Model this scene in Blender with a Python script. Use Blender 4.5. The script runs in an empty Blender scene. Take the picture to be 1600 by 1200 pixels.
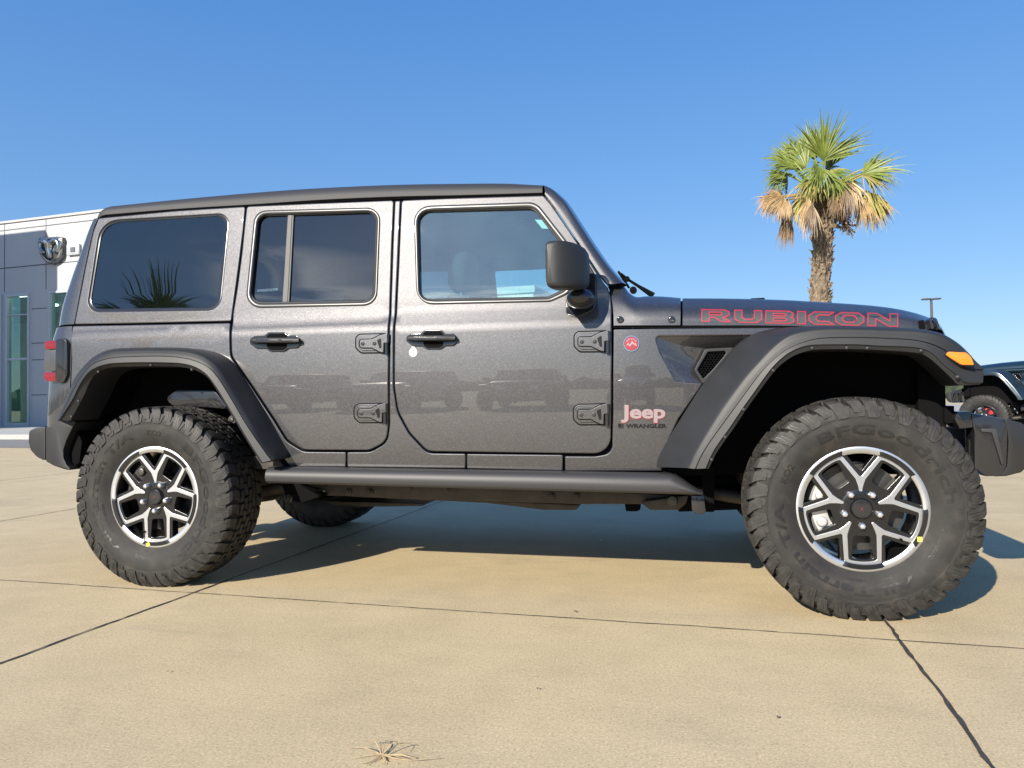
import bpy, bmesh, math, random
import numpy as np
from mathutils import Vector, Matrix
from mathutils.geometry import delaunay_2d_cdt
from mathutils.bvhtree import BVHTree
rad = math.radians
random.seed(7)
scene = bpy.context.scene
COL = scene.collection

# ------------------------------------------------------------------ camera
CAM = Vector((2.359, -3.912, 0.824))
FOC = 1166.866                      # focal length in pixels of a 1600 wide picture
yaw, pitch, roll = 0.221069, 0.0228714, -0.0136185
_f = Vector((-math.sin(yaw)*math.cos(pitch), math.cos(yaw)*math.cos(pitch), math.sin(pitch)))
_r = Vector((math.cos(yaw), math.sin(yaw), 0)); _u = _r.cross(_f)
R_ = _r*math.cos(roll)+_u*math.sin(roll); U_ = -_r*math.sin(roll)+_u*math.cos(roll); F_ = _f
cd = bpy.data.cameras.new('camera'); cam = bpy.data.objects.new('camera', cd); COL.objects.link(cam)
cd.sensor_width = 36; cd.lens = 36*FOC/1600; cd.clip_start = .05; cd.clip_end = 6000
cam.matrix_world = Matrix(((R_.x, U_.x, -F_.x, CAM.x), (R_.y, U_.y, -F_.y, CAM.y), (R_.z, U_.z, -F_.z, CAM.z), (0, 0, 0, 1)))
scene.camera = cam

# ------------------------------------------------------------------ sky, sun, exposure
SUN = Vector((-.76, -1.9, 1.0)).normalized()
sun_el = math.asin(SUN.z); sun_rot = math.atan2(SUN.x, SUN.y)
world = bpy.data.worlds.new('World'); scene.world = world; world.use_nodes = True
wt = world.node_tree; wn = wt.nodes; wl = wt.links
for n in list(wn): wn.remove(n)
def wnode(t, **k):
    n = wn.new(t)
    for a, b in k.items(): setattr(n, a, b)
    return n
sky = wnode('ShaderNodeTexSky', sky_type='NISHITA'); sky.sun_disc = False
sky.sun_elevation = sun_el; sky.sun_rotation = sun_rot
sky.altitude = 0; sky.air_density = 1.0; sky.dust_density = .3; sky.ozone_density = 3.0
hs = wnode('ShaderNodeHueSaturation'); hs.inputs['Saturation'].default_value = 1.15; hs.inputs['Value'].default_value = 1.0
wl.new(sky.outputs[0], hs.inputs['Color'])
# a low bank of clouds on the side of the sun (behind the camera)
geo = wnode('ShaderNodeNewGeometry'); sep = wnode('ShaderNodeSeparateXYZ')
tc = wnode('ShaderNodeTexCoord')
wl.new(tc.outputs['Generated'], sep.inputs[0])
mapg = wnode('ShaderNodeMapping'); mapg.inputs['Scale'].default_value = (4.2, 4.2, 19); wl.new(tc.outputs['Generated'], mapg.inputs[0])
noi = wnode('ShaderNodeTexNoise'); noi.inputs['Scale'].default_value = 1.6; noi.inputs['Detail'].default_value = 8; noi.inputs['Roughness'].default_value = .58
wl.new(mapg.outputs[0], noi.inputs['Vector'])
def ramp(pts, src):
    r = wnode('ShaderNodeValToRGB'); e = r.color_ramp.elements
    e[0].position, e[0].color = pts[0][0], (pts[0][1],)*3+(1,)
    e[1].position, e[1].color = pts[-1][0], (pts[-1][1],)*3+(1,)
    for p, v in pts[1:-1]:
        q = e.new(p); q.color = (v, v, v, 1)
    wl.new(src, r.inputs[0]); return r.outputs[0]
band = ramp([(.32, 0), (.35, 1), (.378, 1), (.402, 0)], sep.outputs['Z'])
neg = wnode('ShaderNodeMath', operation='MULTIPLY'); neg.inputs[1].default_value = -1; wl.new(sep.outputs['Y'], neg.inputs[0])
side = ramp([(.25, 0), (.45, 1)], neg.outputs[0])
cl = ramp([(.43, 0), (.60, 1)], noi.outputs['Fac'])
m1 = wnode('ShaderNodeMath', operation='MULTIPLY'); wl.new(band, m1.inputs[0]); wl.new(side, m1.inputs[1])
negx = wnode('ShaderNodeMath', operation='MULTIPLY'); negx.inputs[1].default_value = -1; wl.new(sep.outputs['X'], negx.inputs[0])
sx_ = ramp([(.50, 1), (.58, 0)], negx.outputs[0]); m0 = wnode('ShaderNodeMath', operation='MULTIPLY'); wl.new(m1.outputs[0], m0.inputs[0]); wl.new(sx_, m0.inputs[1])
m2 = wnode('ShaderNodeMath', operation='MULTIPLY'); wl.new(m0.outputs[0], m2.inputs[0]); wl.new(cl, m2.inputs[1])
mixc = wnode('ShaderNodeMix', data_type='RGBA'); wl.new(m2.outputs[0], mixc.inputs['Factor'])
# the clear deep blue of the day, paler toward the horizon, blended with the sky model
rz = wnode('ShaderNodeValToRGB'); e_ = rz.color_ramp.elements
e_[0].position, e_[0].color = 0.0, (1.45, 2.40, 3.75, 1); e_[1].position, e_[1].color = .9, (.30, 1.0, 3.0, 1)
for p_, c_ in ((.10, (1.20, 2.15, 3.75, 1)), (.25, (.80, 1.80, 3.65, 1)), (.48, (.44, 1.38, 3.5, 1))): e_.new(p_).color = c_
wl.new(sep.outputs['Z'], rz.inputs[0]); mixs = wnode('ShaderNodeMix', data_type='RGBA'); mixs.inputs['Factor'].default_value = .72
wl.new(hs.outputs[0], mixs.inputs['A']); wl.new(rz.outputs[0], mixs.inputs['B'])
wl.new(mixs.outputs['Result'], mixc.inputs['A']); mixc.inputs['B'].default_value = (7.5, 8, 9, 1)
bg = wnode('ShaderNodeBackground'); bg.inputs['Strength'].default_value = .128
wl.new(mixc.outputs['Result'], bg.inputs['Color'])
wo = wnode('ShaderNodeOutputWorld'); wl.new(bg.outputs[0], wo.inputs['Surface'])
sd = bpy.data.lights.new('sun', 'SUN'); sd.energy = 5.0; sd.angle = rad(.5); sd.color = (1, .92, .80)
so = bpy.data.objects.new('sun', sd); COL.objects.link(so); so.rotation_euler = SUN.to_track_quat('Z', 'Y').to_euler(); so.location = (-20, -50, 30)
vs = scene.view_settings; vs.view_transform = 'Standard'; vs.look = 'None'; vs.gamma = 1; vs.use_curve_mapping = False; vs.exposure = .66

# ------------------------------------------------------------------ pixel -> world helpers
def ray(px, py): return F_*FOC+R_*(px-800)-U_*(py-600)
def onY(px, py, Y):
    d = ray(px, py); return CAM+d*((Y-CAM.y)/d.y)
def onZ(px, py, Z=0):
    d = ray(px, py); return CAM+d*((Z-CAM.z)/d.z)

# half width of the body side as a smooth function of height (natural cubic spline)
_pz = np.array([.30, .40, .50, .60, .75, .90, 1.05, 1.13, 1.165, 1.21, 1.25, 1.4, 1.6, 1.8, 1.9])
_ph = np.array([.752, .770, .784, .794, .8015, .804, .8025, .7995, .7955, .7785, .7718, .7525, .728, .702, .688])
def _nat(x, y):
    n = len(x); h = np.diff(x); A = np.eye(n); b = np.zeros(n)
    for i in range(1, n-1):
        A[i, i-1] = h[i-1]; A[i, i] = 2*(h[i-1]+h[i]); A[i, i+1] = h[i]
        b[i] = 6*((y[i+1]-y[i])/h[i]-(y[i]-y[i-1])/h[i-1])
    return np.linalg.solve(A, b)
_pm = _nat(_pz, _ph)
def prof(z):
    z = min(max(z, .301), 1.899); i = min(max(int(np.searchsorted(_pz, z))-1, 0), len(_pz)-2)
    h = _pz[i+1]-_pz[i]; a = (_pz[i+1]-z)/h; b = (z-_pz[i])/h
    return a*_ph[i]+b*_ph[i+1]+((a**3-a)*_pm[i]+(b**3-b)*_pm[i+1])*h*h/6
def taper(x):
    t = max(0., x-2.15); return .075*t*t/(t+.25)
def Yh(x, z): return prof(z)-taper(x)
def S(px, py, off=0.):
    """pixel -> point on the near body side, off metres outside of it"""
    Y = -.79
    for _ in range(6):
        p = onY(px, py, Y); Y = -(Yh(p.x, p.z)+off)
    return p
def Snorm(x, z):
    e = .004
    return Vector((-(Yh(x+e, z)-Yh(x-e, z))/(2*e), -1., -(Yh(x, z+e)-Yh(x, z-e))/(2*e))).normalized()

# ------------------------------------------------------------------ materials
def mat(name): 
    m = bpy.data.materials.new(name); m.use_nodes = True; return m
def P(m): return m.node_tree.nodes['Principled BSDF']
def nd(m, t, **k):
    n = m.node_tree.nodes.new(t)
    for a, b in k.items(): setattr(n, a, b)
    return n
def lk(m, a, b): m.node_tree.links.new(a, b)
def noise(m, scale, detail=4, rough=.55, coord='Object', sc=None):
    t = nd(m, 'ShaderNodeTexCoord'); n = nd(m, 'ShaderNodeTexNoise')
    n.inputs['Scale'].default_value = scale; n.inputs['Detail'].default_value = detail; n.inputs['Roughness'].default_value = rough
    if sc:
        mp = nd(m, 'ShaderNodeMapping'); mp.inputs['Scale'].default_value = sc; lk(m, t.outputs[coord], mp.inputs[0]); lk(m, mp.outputs[0], n.inputs['Vector'])
    else: lk(m, t.outputs[coord], n.inputs['Vector'])
    return n.outputs['Fac']
def cramp(m, src, pts):
    r = nd(m, 'ShaderNodeValToRGB'); e = r.color_ramp.elements
    def c(v): return (v, v, v, 1) if not isinstance(v, tuple) else v+(1,)
    e[0].position, e[0].color = pts[0][0], c(pts[0][1]); e[1].position, e[1].color = pts[-1][0], c(pts[-1][1])
    for p, v in pts[1:-1]: e.new(p).color = c(v)
    lk(m, src, r.inputs[0]); return r.outputs[0]
def mixrgb(m, fac, a, b, mode='MIX'):
    n = nd(m, 'ShaderNodeMix', data_type='RGBA', blend_type=mode)
    for k, v in (('Factor', fac), ('A', a), ('B', b)):
        if isinstance(v, (int, float)): n.inputs[k].default_value = v
        elif isinstance(v, tuple): n.inputs[k].default_value = v+(1,)
        else: lk(m, v, n.inputs[k])
    return n.outputs['Result']
def bump(m, src, strength, dist=.01):
    b = nd(m, 'ShaderNodeBump'); b.inputs['Strength'].default_value = strength; b.inputs['Distance'].default_value = dist
    lk(m, src, b.inputs['Height']); lk(m, b.outputs[0], P(m).inputs['Normal'])
def simple(name, col, rough=.5, metal=0., coat=0., spec=.5, vary=0., vscale=6., bs=0., bscale=300., coatr=.04):
    m = mat(name); p = P(m); p.inputs['Roughness'].default_value = rough; p.inputs['Metallic'].default_value = metal
    p.inputs['Coat Weight'].default_value = coat; p.inputs['Coat Roughness'].default_value = coatr; p.inputs['Specular IOR Level'].default_value = spec
    p.inputs['Base Color'].default_value = tuple(col)+(1,)
    if vary:
        v = cramp(m, noise(m, vscale, 6), [(.3, 1-vary), (.7, 1+vary)])
        lk(m, mixrgb(m, 1., tuple(col), v, 'MULTIPLY'), p.inputs['Base Color'])
    if bs: bump(m, noise(m, bscale, 3), bs, .002)
    return m
def paint(name, col, flake=1.):
    m = mat(name); p = P(m)
    t = nd(m, 'ShaderNodeTexCoord'); v = nd(m, 'ShaderNodeTexVoronoi'); v.inputs['Scale'].default_value = 420
    lk(m, t.outputs['Object'], v.inputs['Vector'])
    sepc = nd(m, 'ShaderNodeSeparateColor'); lk(m, v.outputs['Color'], sepc.inputs[0])
    k = cramp(m, sepc.outputs[0], [(0, 1-.30*flake), (.85, 1+.06*flake), (1, 1+.60*flake)])
    lk(m, mixrgb(m, 1., col, k, 'MULTIPLY'), p.inputs['Base Color'])
    p.inputs['Metallic'].default_value = .68; p.inputs['Roughness'].default_value = .44
    p.inputs['Coat Weight'].default_value = 1; p.inputs['Coat Roughness'].default_value = .008; p.inputs['Coat IOR'].default_value = 1.62
    g = nd(m, 'ShaderNodeNewGeometry'); sub = nd(m, 'ShaderNodeVectorMath', operation='SUBTRACT'); sub.inputs[1].default_value = (.5, .5, .5)
    lk(m, v.outputs['Color'], sub.inputs[0])
    mu = nd(m, 'ShaderNodeVectorMath', operation='SCALE'); mu.inputs['Scale'].default_value = .035*flake; lk(m, sub.outputs[0], mu.inputs[0])
    ad = nd(m, 'ShaderNodeVectorMath', operation='ADD'); lk(m, g.outputs['Normal'], ad.inputs[0]); lk(m, mu.outputs[0], ad.inputs[1])
    nn = nd(m, 'ShaderNodeVectorMath', operation='NORMALIZE'); lk(m, ad.outputs[0], nn.inputs[0]); lk(m, nn.outputs[0], p.inputs['Normal'])
    return m
def glass(name, tint, ior=1.9, painted_haze=.0, gcol=(1, 1, 1)):
    m = mat(name); nt = m.node_tree; out = [n for n in nt.nodes if n.type == 'OUTPUT_MATERIAL'][0]
    tr = nd(m, 'ShaderNodeBsdfTransparent'); tr.inputs[0].default_value = tuple(tint)+(1,)
    gl = nd(m, 'ShaderNodeBsdfGlossy'); gl.inputs['Roughness'].default_value = .004; gl.inputs[0].default_value = tuple(gcol)+(1,)
    lw = nd(m, 'ShaderNodeLayerWeight'); lw.inputs['Blend'].default_value = .5; pw = nd(m, 'ShaderNodeMath', operation='POWER'); pw.inputs[1].default_value = 5; lk(m, lw.outputs['Facing'], pw.inputs[0])
    f0 = ((ior-1)/(ior+1))**2; fr = nd(m, 'ShaderNodeMath', operation='MULTIPLY_ADD'); fr.inputs[1].default_value = 1-f0; fr.inputs[2].default_value = f0; lk(m, pw.outputs[0], fr.inputs[0])
    mx = nd(m, 'ShaderNodeMixShader'); lk(m, fr.outputs[0], mx.inputs[0]); lk(m, tr.outputs[0], mx.inputs[1]); lk(m, gl.outputs[0], mx.inputs[2])
    last = mx.outputs[0]
    if painted_haze:
        df = nd(m, 'ShaderNodeBsdfDiffuse'); df.inputs[0].default_value = (.34, .62, .68, 1)  # pale teal haze painted over the pane to brighten it
        m2_ = nd(m, 'ShaderNodeMixShader'); d = cramp(m, noise(m, 5, 6), [(.3, painted_haze*.6), (.75, painted_haze*1.3)])
        lk(m, d, m2_.inputs[0]); lk(m, last, m2_.inputs[1]); lk(m, df.outputs[0], m2_.inputs[2]); last = m2_.outputs[0]
    nt.nodes.remove(P(m)); lk(m, last, out.inputs['Surface']); return m
def emit(name, col, s):
    m = mat(name); p = P(m); p.inputs['Base Color'].default_value = tuple(col)+(1,)
    p.inputs['Emission Color'].default_value = tuple(col)+(1,); p.inputs['Emission Strength'].default_value = s; return m

M = {}
M['paint'] = paint('granite_paint', (.067, .0660, .0690))
M['roofp'] = simple('textured_hardtop', (.030, .031, .034), .62, metal=0, coat=0., bs=.15, bscale=700, coatr=.2)
M['bump'] = simple('bumper_paint', (.016, .0155, .0155), .34, coat=.3, coatr=.2)
M['trim'] = simple('satin_black_plastic', (.021, .022, .0235), .50, spec=.42, vary=.10, vscale=9, bs=.10, bscale=900)
M['rail'] = simple('satin_steel_coat', (.040, .040, .042), .50, metal=.2, bs=.12, bscale=800)
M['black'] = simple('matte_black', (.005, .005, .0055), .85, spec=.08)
M['under'] = simple('dusty_black_steel', (.048, .040, .032), .55, vary=.4, vscale=14)
M['gloss'] = simple('gloss_black_plastic', (.018, .018, .020), .16, coat=.6)
M['frame'] = simple('dark_bright_trim', (.055, .055, .056), .30, metal=.25)
M['seal'] = simple('rubber_seal', (.015, .015, .015), .5)
M['tint'] = glass('privacy_glass', (.13, .165, .18), 2.1, .005)
M['clear'] = glass('door_glass', (.60, .90, .90), 3.0, .06)
M['mach'] = simple('machined_aluminium', (.66, .675, .70), .36, metal=1., vary=.04, vscale=40)
M['wblack'] = simple('wheel_black', (.008, .008, .0085), .25, coat=.3)
M['chrome'] = simple('chrome', (.80, .80, .80), .10, metal=1.)
M['iron'] = simple('brake_iron', (.09, .088, .085), .42, metal=.8, vary=.15, vscale=30)
M['caliper'] = simple('caliper_silver', (.58, .57, .55), .42, metal=.5)
M['red'] = simple('red_enamel', (.30, .012, .022), .35, coat=.5)
M['pinkred'] = simple('decal_red', (.34, .025, .045), .45)
M['decaldark'] = simple('decal_graphite', (.050, .052, .058), .5)
M['badge'] = simple('badge_silver', (.27, .21, .217), .4)
M['dkbadge'] = simple('badge_graphite', (.006, .006, .007), .6, spec=.2)
M['amber'] = simple('amber_lens', (.85, .22, .012), .22, coat=1., bs=.5, bscale=160)
M['redlens'] = simple('red_lens', (.20, .004, .010), .16, coat=1., bs=.35, bscale=150)
M['smoke'] = simple('smoked_lens', (.06, .062, .066), .25, coat=.8)
M['lugm'] = simple('plated_nut', (.85, .85, .86), .28, metal=.85)
M['capred'] = simple('cap_dark_red', (.10, .02, .02), .5)
M['white'] = simple('white_sticker', (.42, .46, .46), .4)
M['cloth'] = simple('dark_seat', (.030, .029, .030), .8, bs=.3, bscale=200)
M['liner'] = simple('headliner', (.09, .09, .09), .9)
M['yellow'] = simple('yellow_tag', (.75, .68, .10), .5)
M['lamp'] = simple('lamp_glass', (.7, .72, .74), .08, metal=.6)
def tyre_mat():
    m = simple('dusty_rubber', (.045, .043, .040), .72)
    p = P(m)
    c = cramp(m, noise(m, 16, 7, .6), [(.32, (.012, .0115, .011)), (.55, (.022, .020, .0178)), (.8, (.050, .043, .035))])
    lk(m, c, p.inputs['Base Color']); bump(m, noise(m, 240, 3), .25, .002); return m
M['tyre'] = tyre_mat()
M['tread'] = simple('tread_rubber', (.026, .0243, .0215), .66, vary=.6, vscale=30, bs=.3, bscale=260)
M['letter'] = simple('letter_and_groove_shade_rubber', (.0125, .012, .0115), .45)

# ------------------------------------------------------------------ mesh builders
TW = {}                                            # near part -> its twin on the far side
ROOT = [None]; ORG = [Vector((0, 0, 0))]
def _mesh(name, V, F, N, m, smooth, fi=None):
    me = bpy.data.meshes.new(name); me.from_pydata([tuple(v) for v in V], [], F); 
    for mm in (m if isinstance(m, (list, tuple)) else [m]): me.materials.append(mm)
    if fi is not None: me.polygons.foreach_set('material_index', fi)
    if smooth is not None:
        me.polygons.foreach_set('use_smooth', [True]*len(me.polygons))
        if N is None and smooth < 179: me.set_sharp_from_angle(angle=rad(smooth))
        if N is not None: me.normals_split_custom_set_from_vertices([tuple(n) for n in N])
    me.update(); return me
def mk(name, V, F, m, parent=None, N=None, smooth=35, both=False, fi=None, org=None):
    """one mesh object in world coordinates; children of a thing are stored relative to its origin"""
    o_ = ORG[0] if org is None else org
    me = _mesh(name, [Vector(v)-o_ for v in V], F, N, m, smooth, fi)
    o = bpy.data.objects.new(name, me); COL.objects.link(o)
    if parent: o.parent = parent
    elif ROOT[0] is None: o.location = o_
    if both:
        V2 = [Vector((v[0]-o_.x, -v[1]-o_.y, v[2]-o_.z)) for v in V]; F2 = [tuple(reversed(f)) for f in F]
        N2 = None if N is None else [(n[0], -n[1], n[2]) for n in N]
        me2 = _mesh(name, V2, F2, N2, m, smooth, fi); o2 = bpy.data.objects.new(name, me2); COL.objects.link(o2)
        if parent: o2.parent = TW.get(parent.name, parent)
        TW[o.name] = o2
    return o
def tag(o, label=None, cat=None, group=None, kind=None):
    for k, v in (('label', label), ('category', cat), ('group', group), ('kind', kind)):
        if v: o[k] = v
    return o
def empty(name, loc, rz=0):
    o = bpy.data.objects.new(name, None); COL.objects.link(o); o.location = loc; o.rotation_euler = (0, 0, rz); o.empty_display_size = .2; return o
def copy_tree(o, parent=None, skip=(), swap=None):
    c = o.copy(); COL.objects.link(c); c.parent = parent
    if swap and o.type == 'MESH':
        for i, s in enumerate(c.material_slots):
            nm = s.material.name if s.material else ''
            if nm in swap: s.link = 'OBJECT'; s.material = swap[nm]
    for ch in o.children:
        if ch.name.split('.')[0] in skip: continue
        copy_tree(ch, c, skip, swap)
    return c
class MB:
    def __init__(s): s.V = []; s.F = []
    def add(s, V, F):
        b = len(s.V); s.V += [Vector(v) for v in V]; s.F += [tuple(i+b for i in f) for f in F]
    def box(s, a, b, R=None, c=None):
        x0, y0, z0 = a; x1, y1, z1 = b
        V = [Vector(v) for v in ((x0, y0, z0), (x1, y0, z0), (x1, y1, z0), (x0, y1, z0), (x0, y0, z1), (x1, y0, z1), (x1, y1, z1), (x0, y1, z1))]
        if R is not None:
            c = Vector(c); V = [R @ (v-c)+c for v in V]
        s.add(V, [(0, 3, 2, 1), (4, 5, 6, 7), (0, 1, 5, 4), (1, 2, 6, 5), (2, 3, 7, 6), (3, 0, 4, 7)])
    def tube(s, pts, r, n=8, caps=True):
        pts = [Vector(p) for p in pts]; rs = r if isinstance(r, (list, tuple)) else [r]*len(pts)
        rings = []
        t0 = (pts[1]-pts[0]).normalized(); a = t0.orthogonal().normalized()
        for i, p in enumerate(pts):
            t = (pts[min(i+1, len(pts)-1)]-pts[max(i-1, 0)]).normalized(); a = (a-t*a.dot(t)).normalized(); b = t.cross(a)
            rings.append([p+(a*math.cos(2*math.pi*k/n)+b*math.sin(2*math.pi*k/n))*rs[i] for k in range(n)])
        V = [v for rg in rings for v in rg]; F = []
        for i in range(len(pts)-1):
            for k in range(n): F.append((i*n+k, i*n+(k+1) % n, (i+1)*n+(k+1) % n, (i+1)*n+k))
        if caps: F.append(tuple(range(n-1, -1, -1))); F.append(tuple((len(pts)-1)*n+k for k in range(n)))
        s.add(V, F)
    def lathe(s, prof_, c=(0, 0, 0), axis='Y', n=32, sgn=-1, closed=False):
        """prof_: (offset along axis*sgn, radius)"""
        V = []; c = Vector(c); k = len(prof_)
        for j in range(n):
            a = 2*math.pi*j/n; ca, sa = math.cos(a), math.sin(a)
            for o, r in prof_:
                if axis == 'Y': V.append(c+Vector((r*ca, sgn*o, r*sa)))
                elif axis == 'Z': V.append(c+Vector((r*ca, r*sa, o)))
                else: V.append(c+Vector((o, r*ca, r*sa)))
        F = []
        for j in range(n):
            j2 = (j+1) % n
            for i in range(k-1 if not closed else k):
                i2 = (i+1) % k; F.append((j*k+i, j*k+i2, j2*k+i2, j2*k+i))
        s.add(V, F)
    def prism(s, poly, d0, d1, plane='XZ'):
        """extrude a 2D outline (list) between two depths"""
        n = len(poly)
        def m3(p, d): return (p[0], d, p[1]) if plane == 'XZ' else ((p[0], p[1], d) if plane == 'XY' else (d, p[0], p[1]))
        V = [m3(p, d0) for p in poly]+[m3(p, d1) for p in poly]
        F = [tuple(range(n)), tuple(range(2*n-1, n-1, -1))]+[(i, i+n, (i+1) % n+n, (i+1) % n) for i in range(n)]
        s.add(V, F)
    def obj(s, name, m, parent=None, smooth=35, both=False, bev=0., org=None, seg=2):
        bm = bmesh.new(); vs_ = [bm.verts.new(v) for v in s.V]
        for f in s.F:
            try: bm.faces.new([vs_[i] for i in f])
            except ValueError: pass
        bmesh.ops.recalc_face_normals(bm, faces=bm.faces)
        if bev:
            ed = [e for e in bm.edges if len(e.link_faces) == 2 and e.calc_face_angle(0) > rad(28)]
            bmesh.ops.bevel(bm, geom=ed, offset=bev, segments=seg, profile=.6, affect='EDGES', clamp_overlap=True)
        bm.verts.index_update()
        V = [v.co.copy() for v in bm.verts]; F = [tuple(v.index for v in f.verts) for f in bm.faces]; bm.free()
        return mk(name, V, F, m, parent, smooth=smooth, both=both, org=org)
def cr(pts, n=6, closed=False):
    """Catmull-Rom through 2D/3D points"""
    P_ = [np.array(p, float) for p in pts]; N_ = len(P_); out = []
    for i in range(N_ if closed else N_-1):
        p1, p2 = P_[i], P_[(i+1) % N_]
        p0 = P_[i-1] if (closed or i > 0) else 2*p1-p2
        p3 = P_[(i+2) % N_] if (closed or i+2 < N_) else 2*p2-p1
        for k in range(n):
            t = k/n; out.append(.5*((2*p1)+(-p0+p2)*t+(2*p0-5*p1+4*p2-p3)*t*t+(-p0+3*p1-3*p2+p3)*t**3))
    if not closed: out.append(P_[-1])
    return out
def rnd(pts, n=6):
    """polygon (x, y[, r]) with rounded corners"""
    out = []; k = len(pts)
    for i in range(k):
        p = np.array(pts[i][:2], float); r = pts[i][2] if len(pts[i]) > 2 else 0
        a = np.array(pts[i-1][:2], float)-p; b = np.array(pts[(i+1) % k][:2], float)-p
        la, lb = np.hypot(*a), np.hypot(*b)
        if r <= 0: out.append(p); continue
        a /= la; b /= lb; c_ = np.clip(a@b, -1, 1); th = math.acos(c_)
        d = min(r/math.tan(th/2) if th > 1e-3 else 0, la*.49, lb*.49)
        if abs(math.pi-th) < .02 or d <= 0: out.append(p); continue
        rr = d*math.tan(th/2); s = p+a*d; e = p+b*d; mid = (a+b)/np.linalg.norm(a+b); c = p+mid*(rr/math.sin(th/2))
        a0 = math.atan2(*(s-c)[::-1]); a1 = math.atan2(*(e-c)[::-1]); da = (a1-a0+math.pi) % (2*math.pi)-math.pi
        m_ = max(2, int(n*abs(da)/1.57)+1)
        for j in range(m_+1): out.append(c+rr*np.array([math.cos(a0+da*j/m_), math.sin(a0+da*j/m_)]))
    return out
def area(p):
    p = np.array(p); x, y = p[:, 0], p[:, 1]; return .5*np.sum(x*np.roll(y, -1)-np.roll(x, -1)*y)
def dens(p, d):
    out = []; n = len(p)
    for i in range(n):
        a, b = np.array(p[i], float), np.array(p[(i+1) % n], float); k = max(1, int(np.ceil(np.linalg.norm(b-a)/d)))
        for j in range(k): out.append(a+(b-a)*j/k)
    # drop duplicates
    q = [out[0]]
    for v in out[1:]:
        if np.linalg.norm(v-q[-1]) > 2e-4: q.append(v)
    if np.linalg.norm(q[0]-q[-1]) < 2e-4: q.pop()
    return q
def inset(p, d):
    """move a counter clockwise loop d to its left (inwards); returns loop and outward normals"""
    p = np.array(p); e0 = p-np.roll(p, 1, 0); e1 = np.roll(p, -1, 0)-p
    e0 /= np.linalg.norm(e0, axis=1)[:, None]+1e-12; e1 /= np.linalg.norm(e1, axis=1)[:, None]+1e-12
    n0 = np.stack([e0[:, 1], -e0[:, 0]], 1); n1 = np.stack([e1[:, 1], -e1[:, 0]], 1); n = n0+n1
    n /= np.linalg.norm(n, axis=1)[:, None]+1e-12; s = 1/np.clip((n*n1).sum(1), .5, 1)
    return p-n*d*s[:, None], n
def inside(pt, poly):
    x, y = pt[:, 0], pt[:, 1]; q = np.array(poly); c = np.zeros(len(pt), bool); j = len(q)-1
    for i in range(len(q)):
        xi, yi = q[i]; xj, yj = q[j]
        m_ = ((yi > y) != (yj > y)) & (x < (xj-xi)*(y-yi)/(yj-yi+1e-15)+xi); c ^= m_; j = i
    return c
def tri2d(loops, grid=.045):
    """triangulate outline loops[0] with holes loops[1:], adding grid points inside"""
    pts = []; edges = []
    for lp in loops:
        b = len(pts); pts += [tuple(v) for v in lp]; edges += [(b+i, b+(i+1) % len(lp)) for i in range(len(lp))]
    nb = len(pts)
    if grid:
        a = np.array(loops[0]); x0, y0 = a.min(0); x1, y1 = a.max(0)
        gx, gy = np.meshgrid(np.arange(x0+grid*.5, x1, grid), np.arange(y0+grid*.5, y1, grid)); g = np.stack([gx.ravel(), gy.ravel()], 1)
        ok = inside(g, loops[0])
        for h in loops[1:]: ok &= ~inside(g, h)
        g = g[ok]; bp = np.array(pts)
        if len(g):
            dmin = np.array([np.min(np.hypot(*(bp-q).T)) for q in g]); g = g[dmin > grid*.35]; pts += [tuple(v) for v in g]
    r = delaunay_2d_cdt([Vector(p) for p in pts], edges, [], 0, 1e-7)
    V = np.array([(v.x, v.y) for v in r[0]]); T = [tuple(f) for f in r[2]]
    cen = np.array([V[list(t)].mean(0) for t in T]); ok = inside(cen, loops[0])
    for h in loops[1:]: ok &= ~inside(cen, h)
    T = [t if np.cross(V[t[1]]-V[t[0]], V[t[2]]-V[t[0]]) > 0 else t[::-1] for t, o in zip(T, ok) if o]
    orig = r[3]; idx = {}
    for i, og in enumerate(orig):
        for q in og: idx[q] = i
    return V, T, [idx[i] for i in range(nb)]
def panel(name, outline, holes, m, parent, off=0., b=.005, depth=.028, grid=.045, both=False, xz=False, ds=.03, mapf=None):
    """a body panel following the side of the body: outline in pixels (or x,z), rolled edges, a return flange"""
    def cv(p): return p if xz else (lambda q: (q.x, q.z))(S(p[0], p[1], off))
    loops = []
    for k, lp in enumerate([outline]+list(holes)):
        q = dens([cv(p) for p in lp], ds)
        if (area(q) < 0) != (k > 0): q = q[::-1]
        loops.append(np.array(q))
    ins = [inset(lp, b) for lp in loops]
    V2, T, idx = tri2d([i[0] for i in ins], grid)
    Sf = mapf or (lambda x, z, d: (Vector((x, -(Yh(x, z)+off-d), z)), Snorm(x, z)))
    V = []; N = []; F = list(T)
    for x, z in V2: p, n = Sf(x, z, 0); V.append(p); N.append(n)
    F = [tuple(t) for t in T]
    k0 = 0
    for lp, (ip, nn) in zip(loops, ins):
        n = len(lp); ring = idx[k0:k0+n]; k0 += n
        a = len(V)
        for (x, z), g in zip(lp, nn):
            p, s = Sf(x, z, b*.25); V.append(p-(p-p)); N.append((s*.75+Vector((g[0], 0, g[1]))*.65).normalized())
        for (x, z), g in zip(lp, nn):
            p, s = Sf(x, z, b); V.append(p); N.append(Vector((g[0], 0, g[1])))
        for (x, z), g in zip(lp, nn):
            p, s = Sf(x, z, depth); V.append(p); N.append(Vector((g[0], 0, g[1])))
        for i in range(n):
            j = (i+1) % n
            F.append((ring[i], a+i, a+j, ring[j])); F.append((a+i, a+n+i, a+n+j, a+j)); F.append((a+n+i, a+2*n+i, a+2*n+j, a+n+j))
    return mk(name, V, F, m, parent, N=N, smooth=180, both=both)
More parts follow.
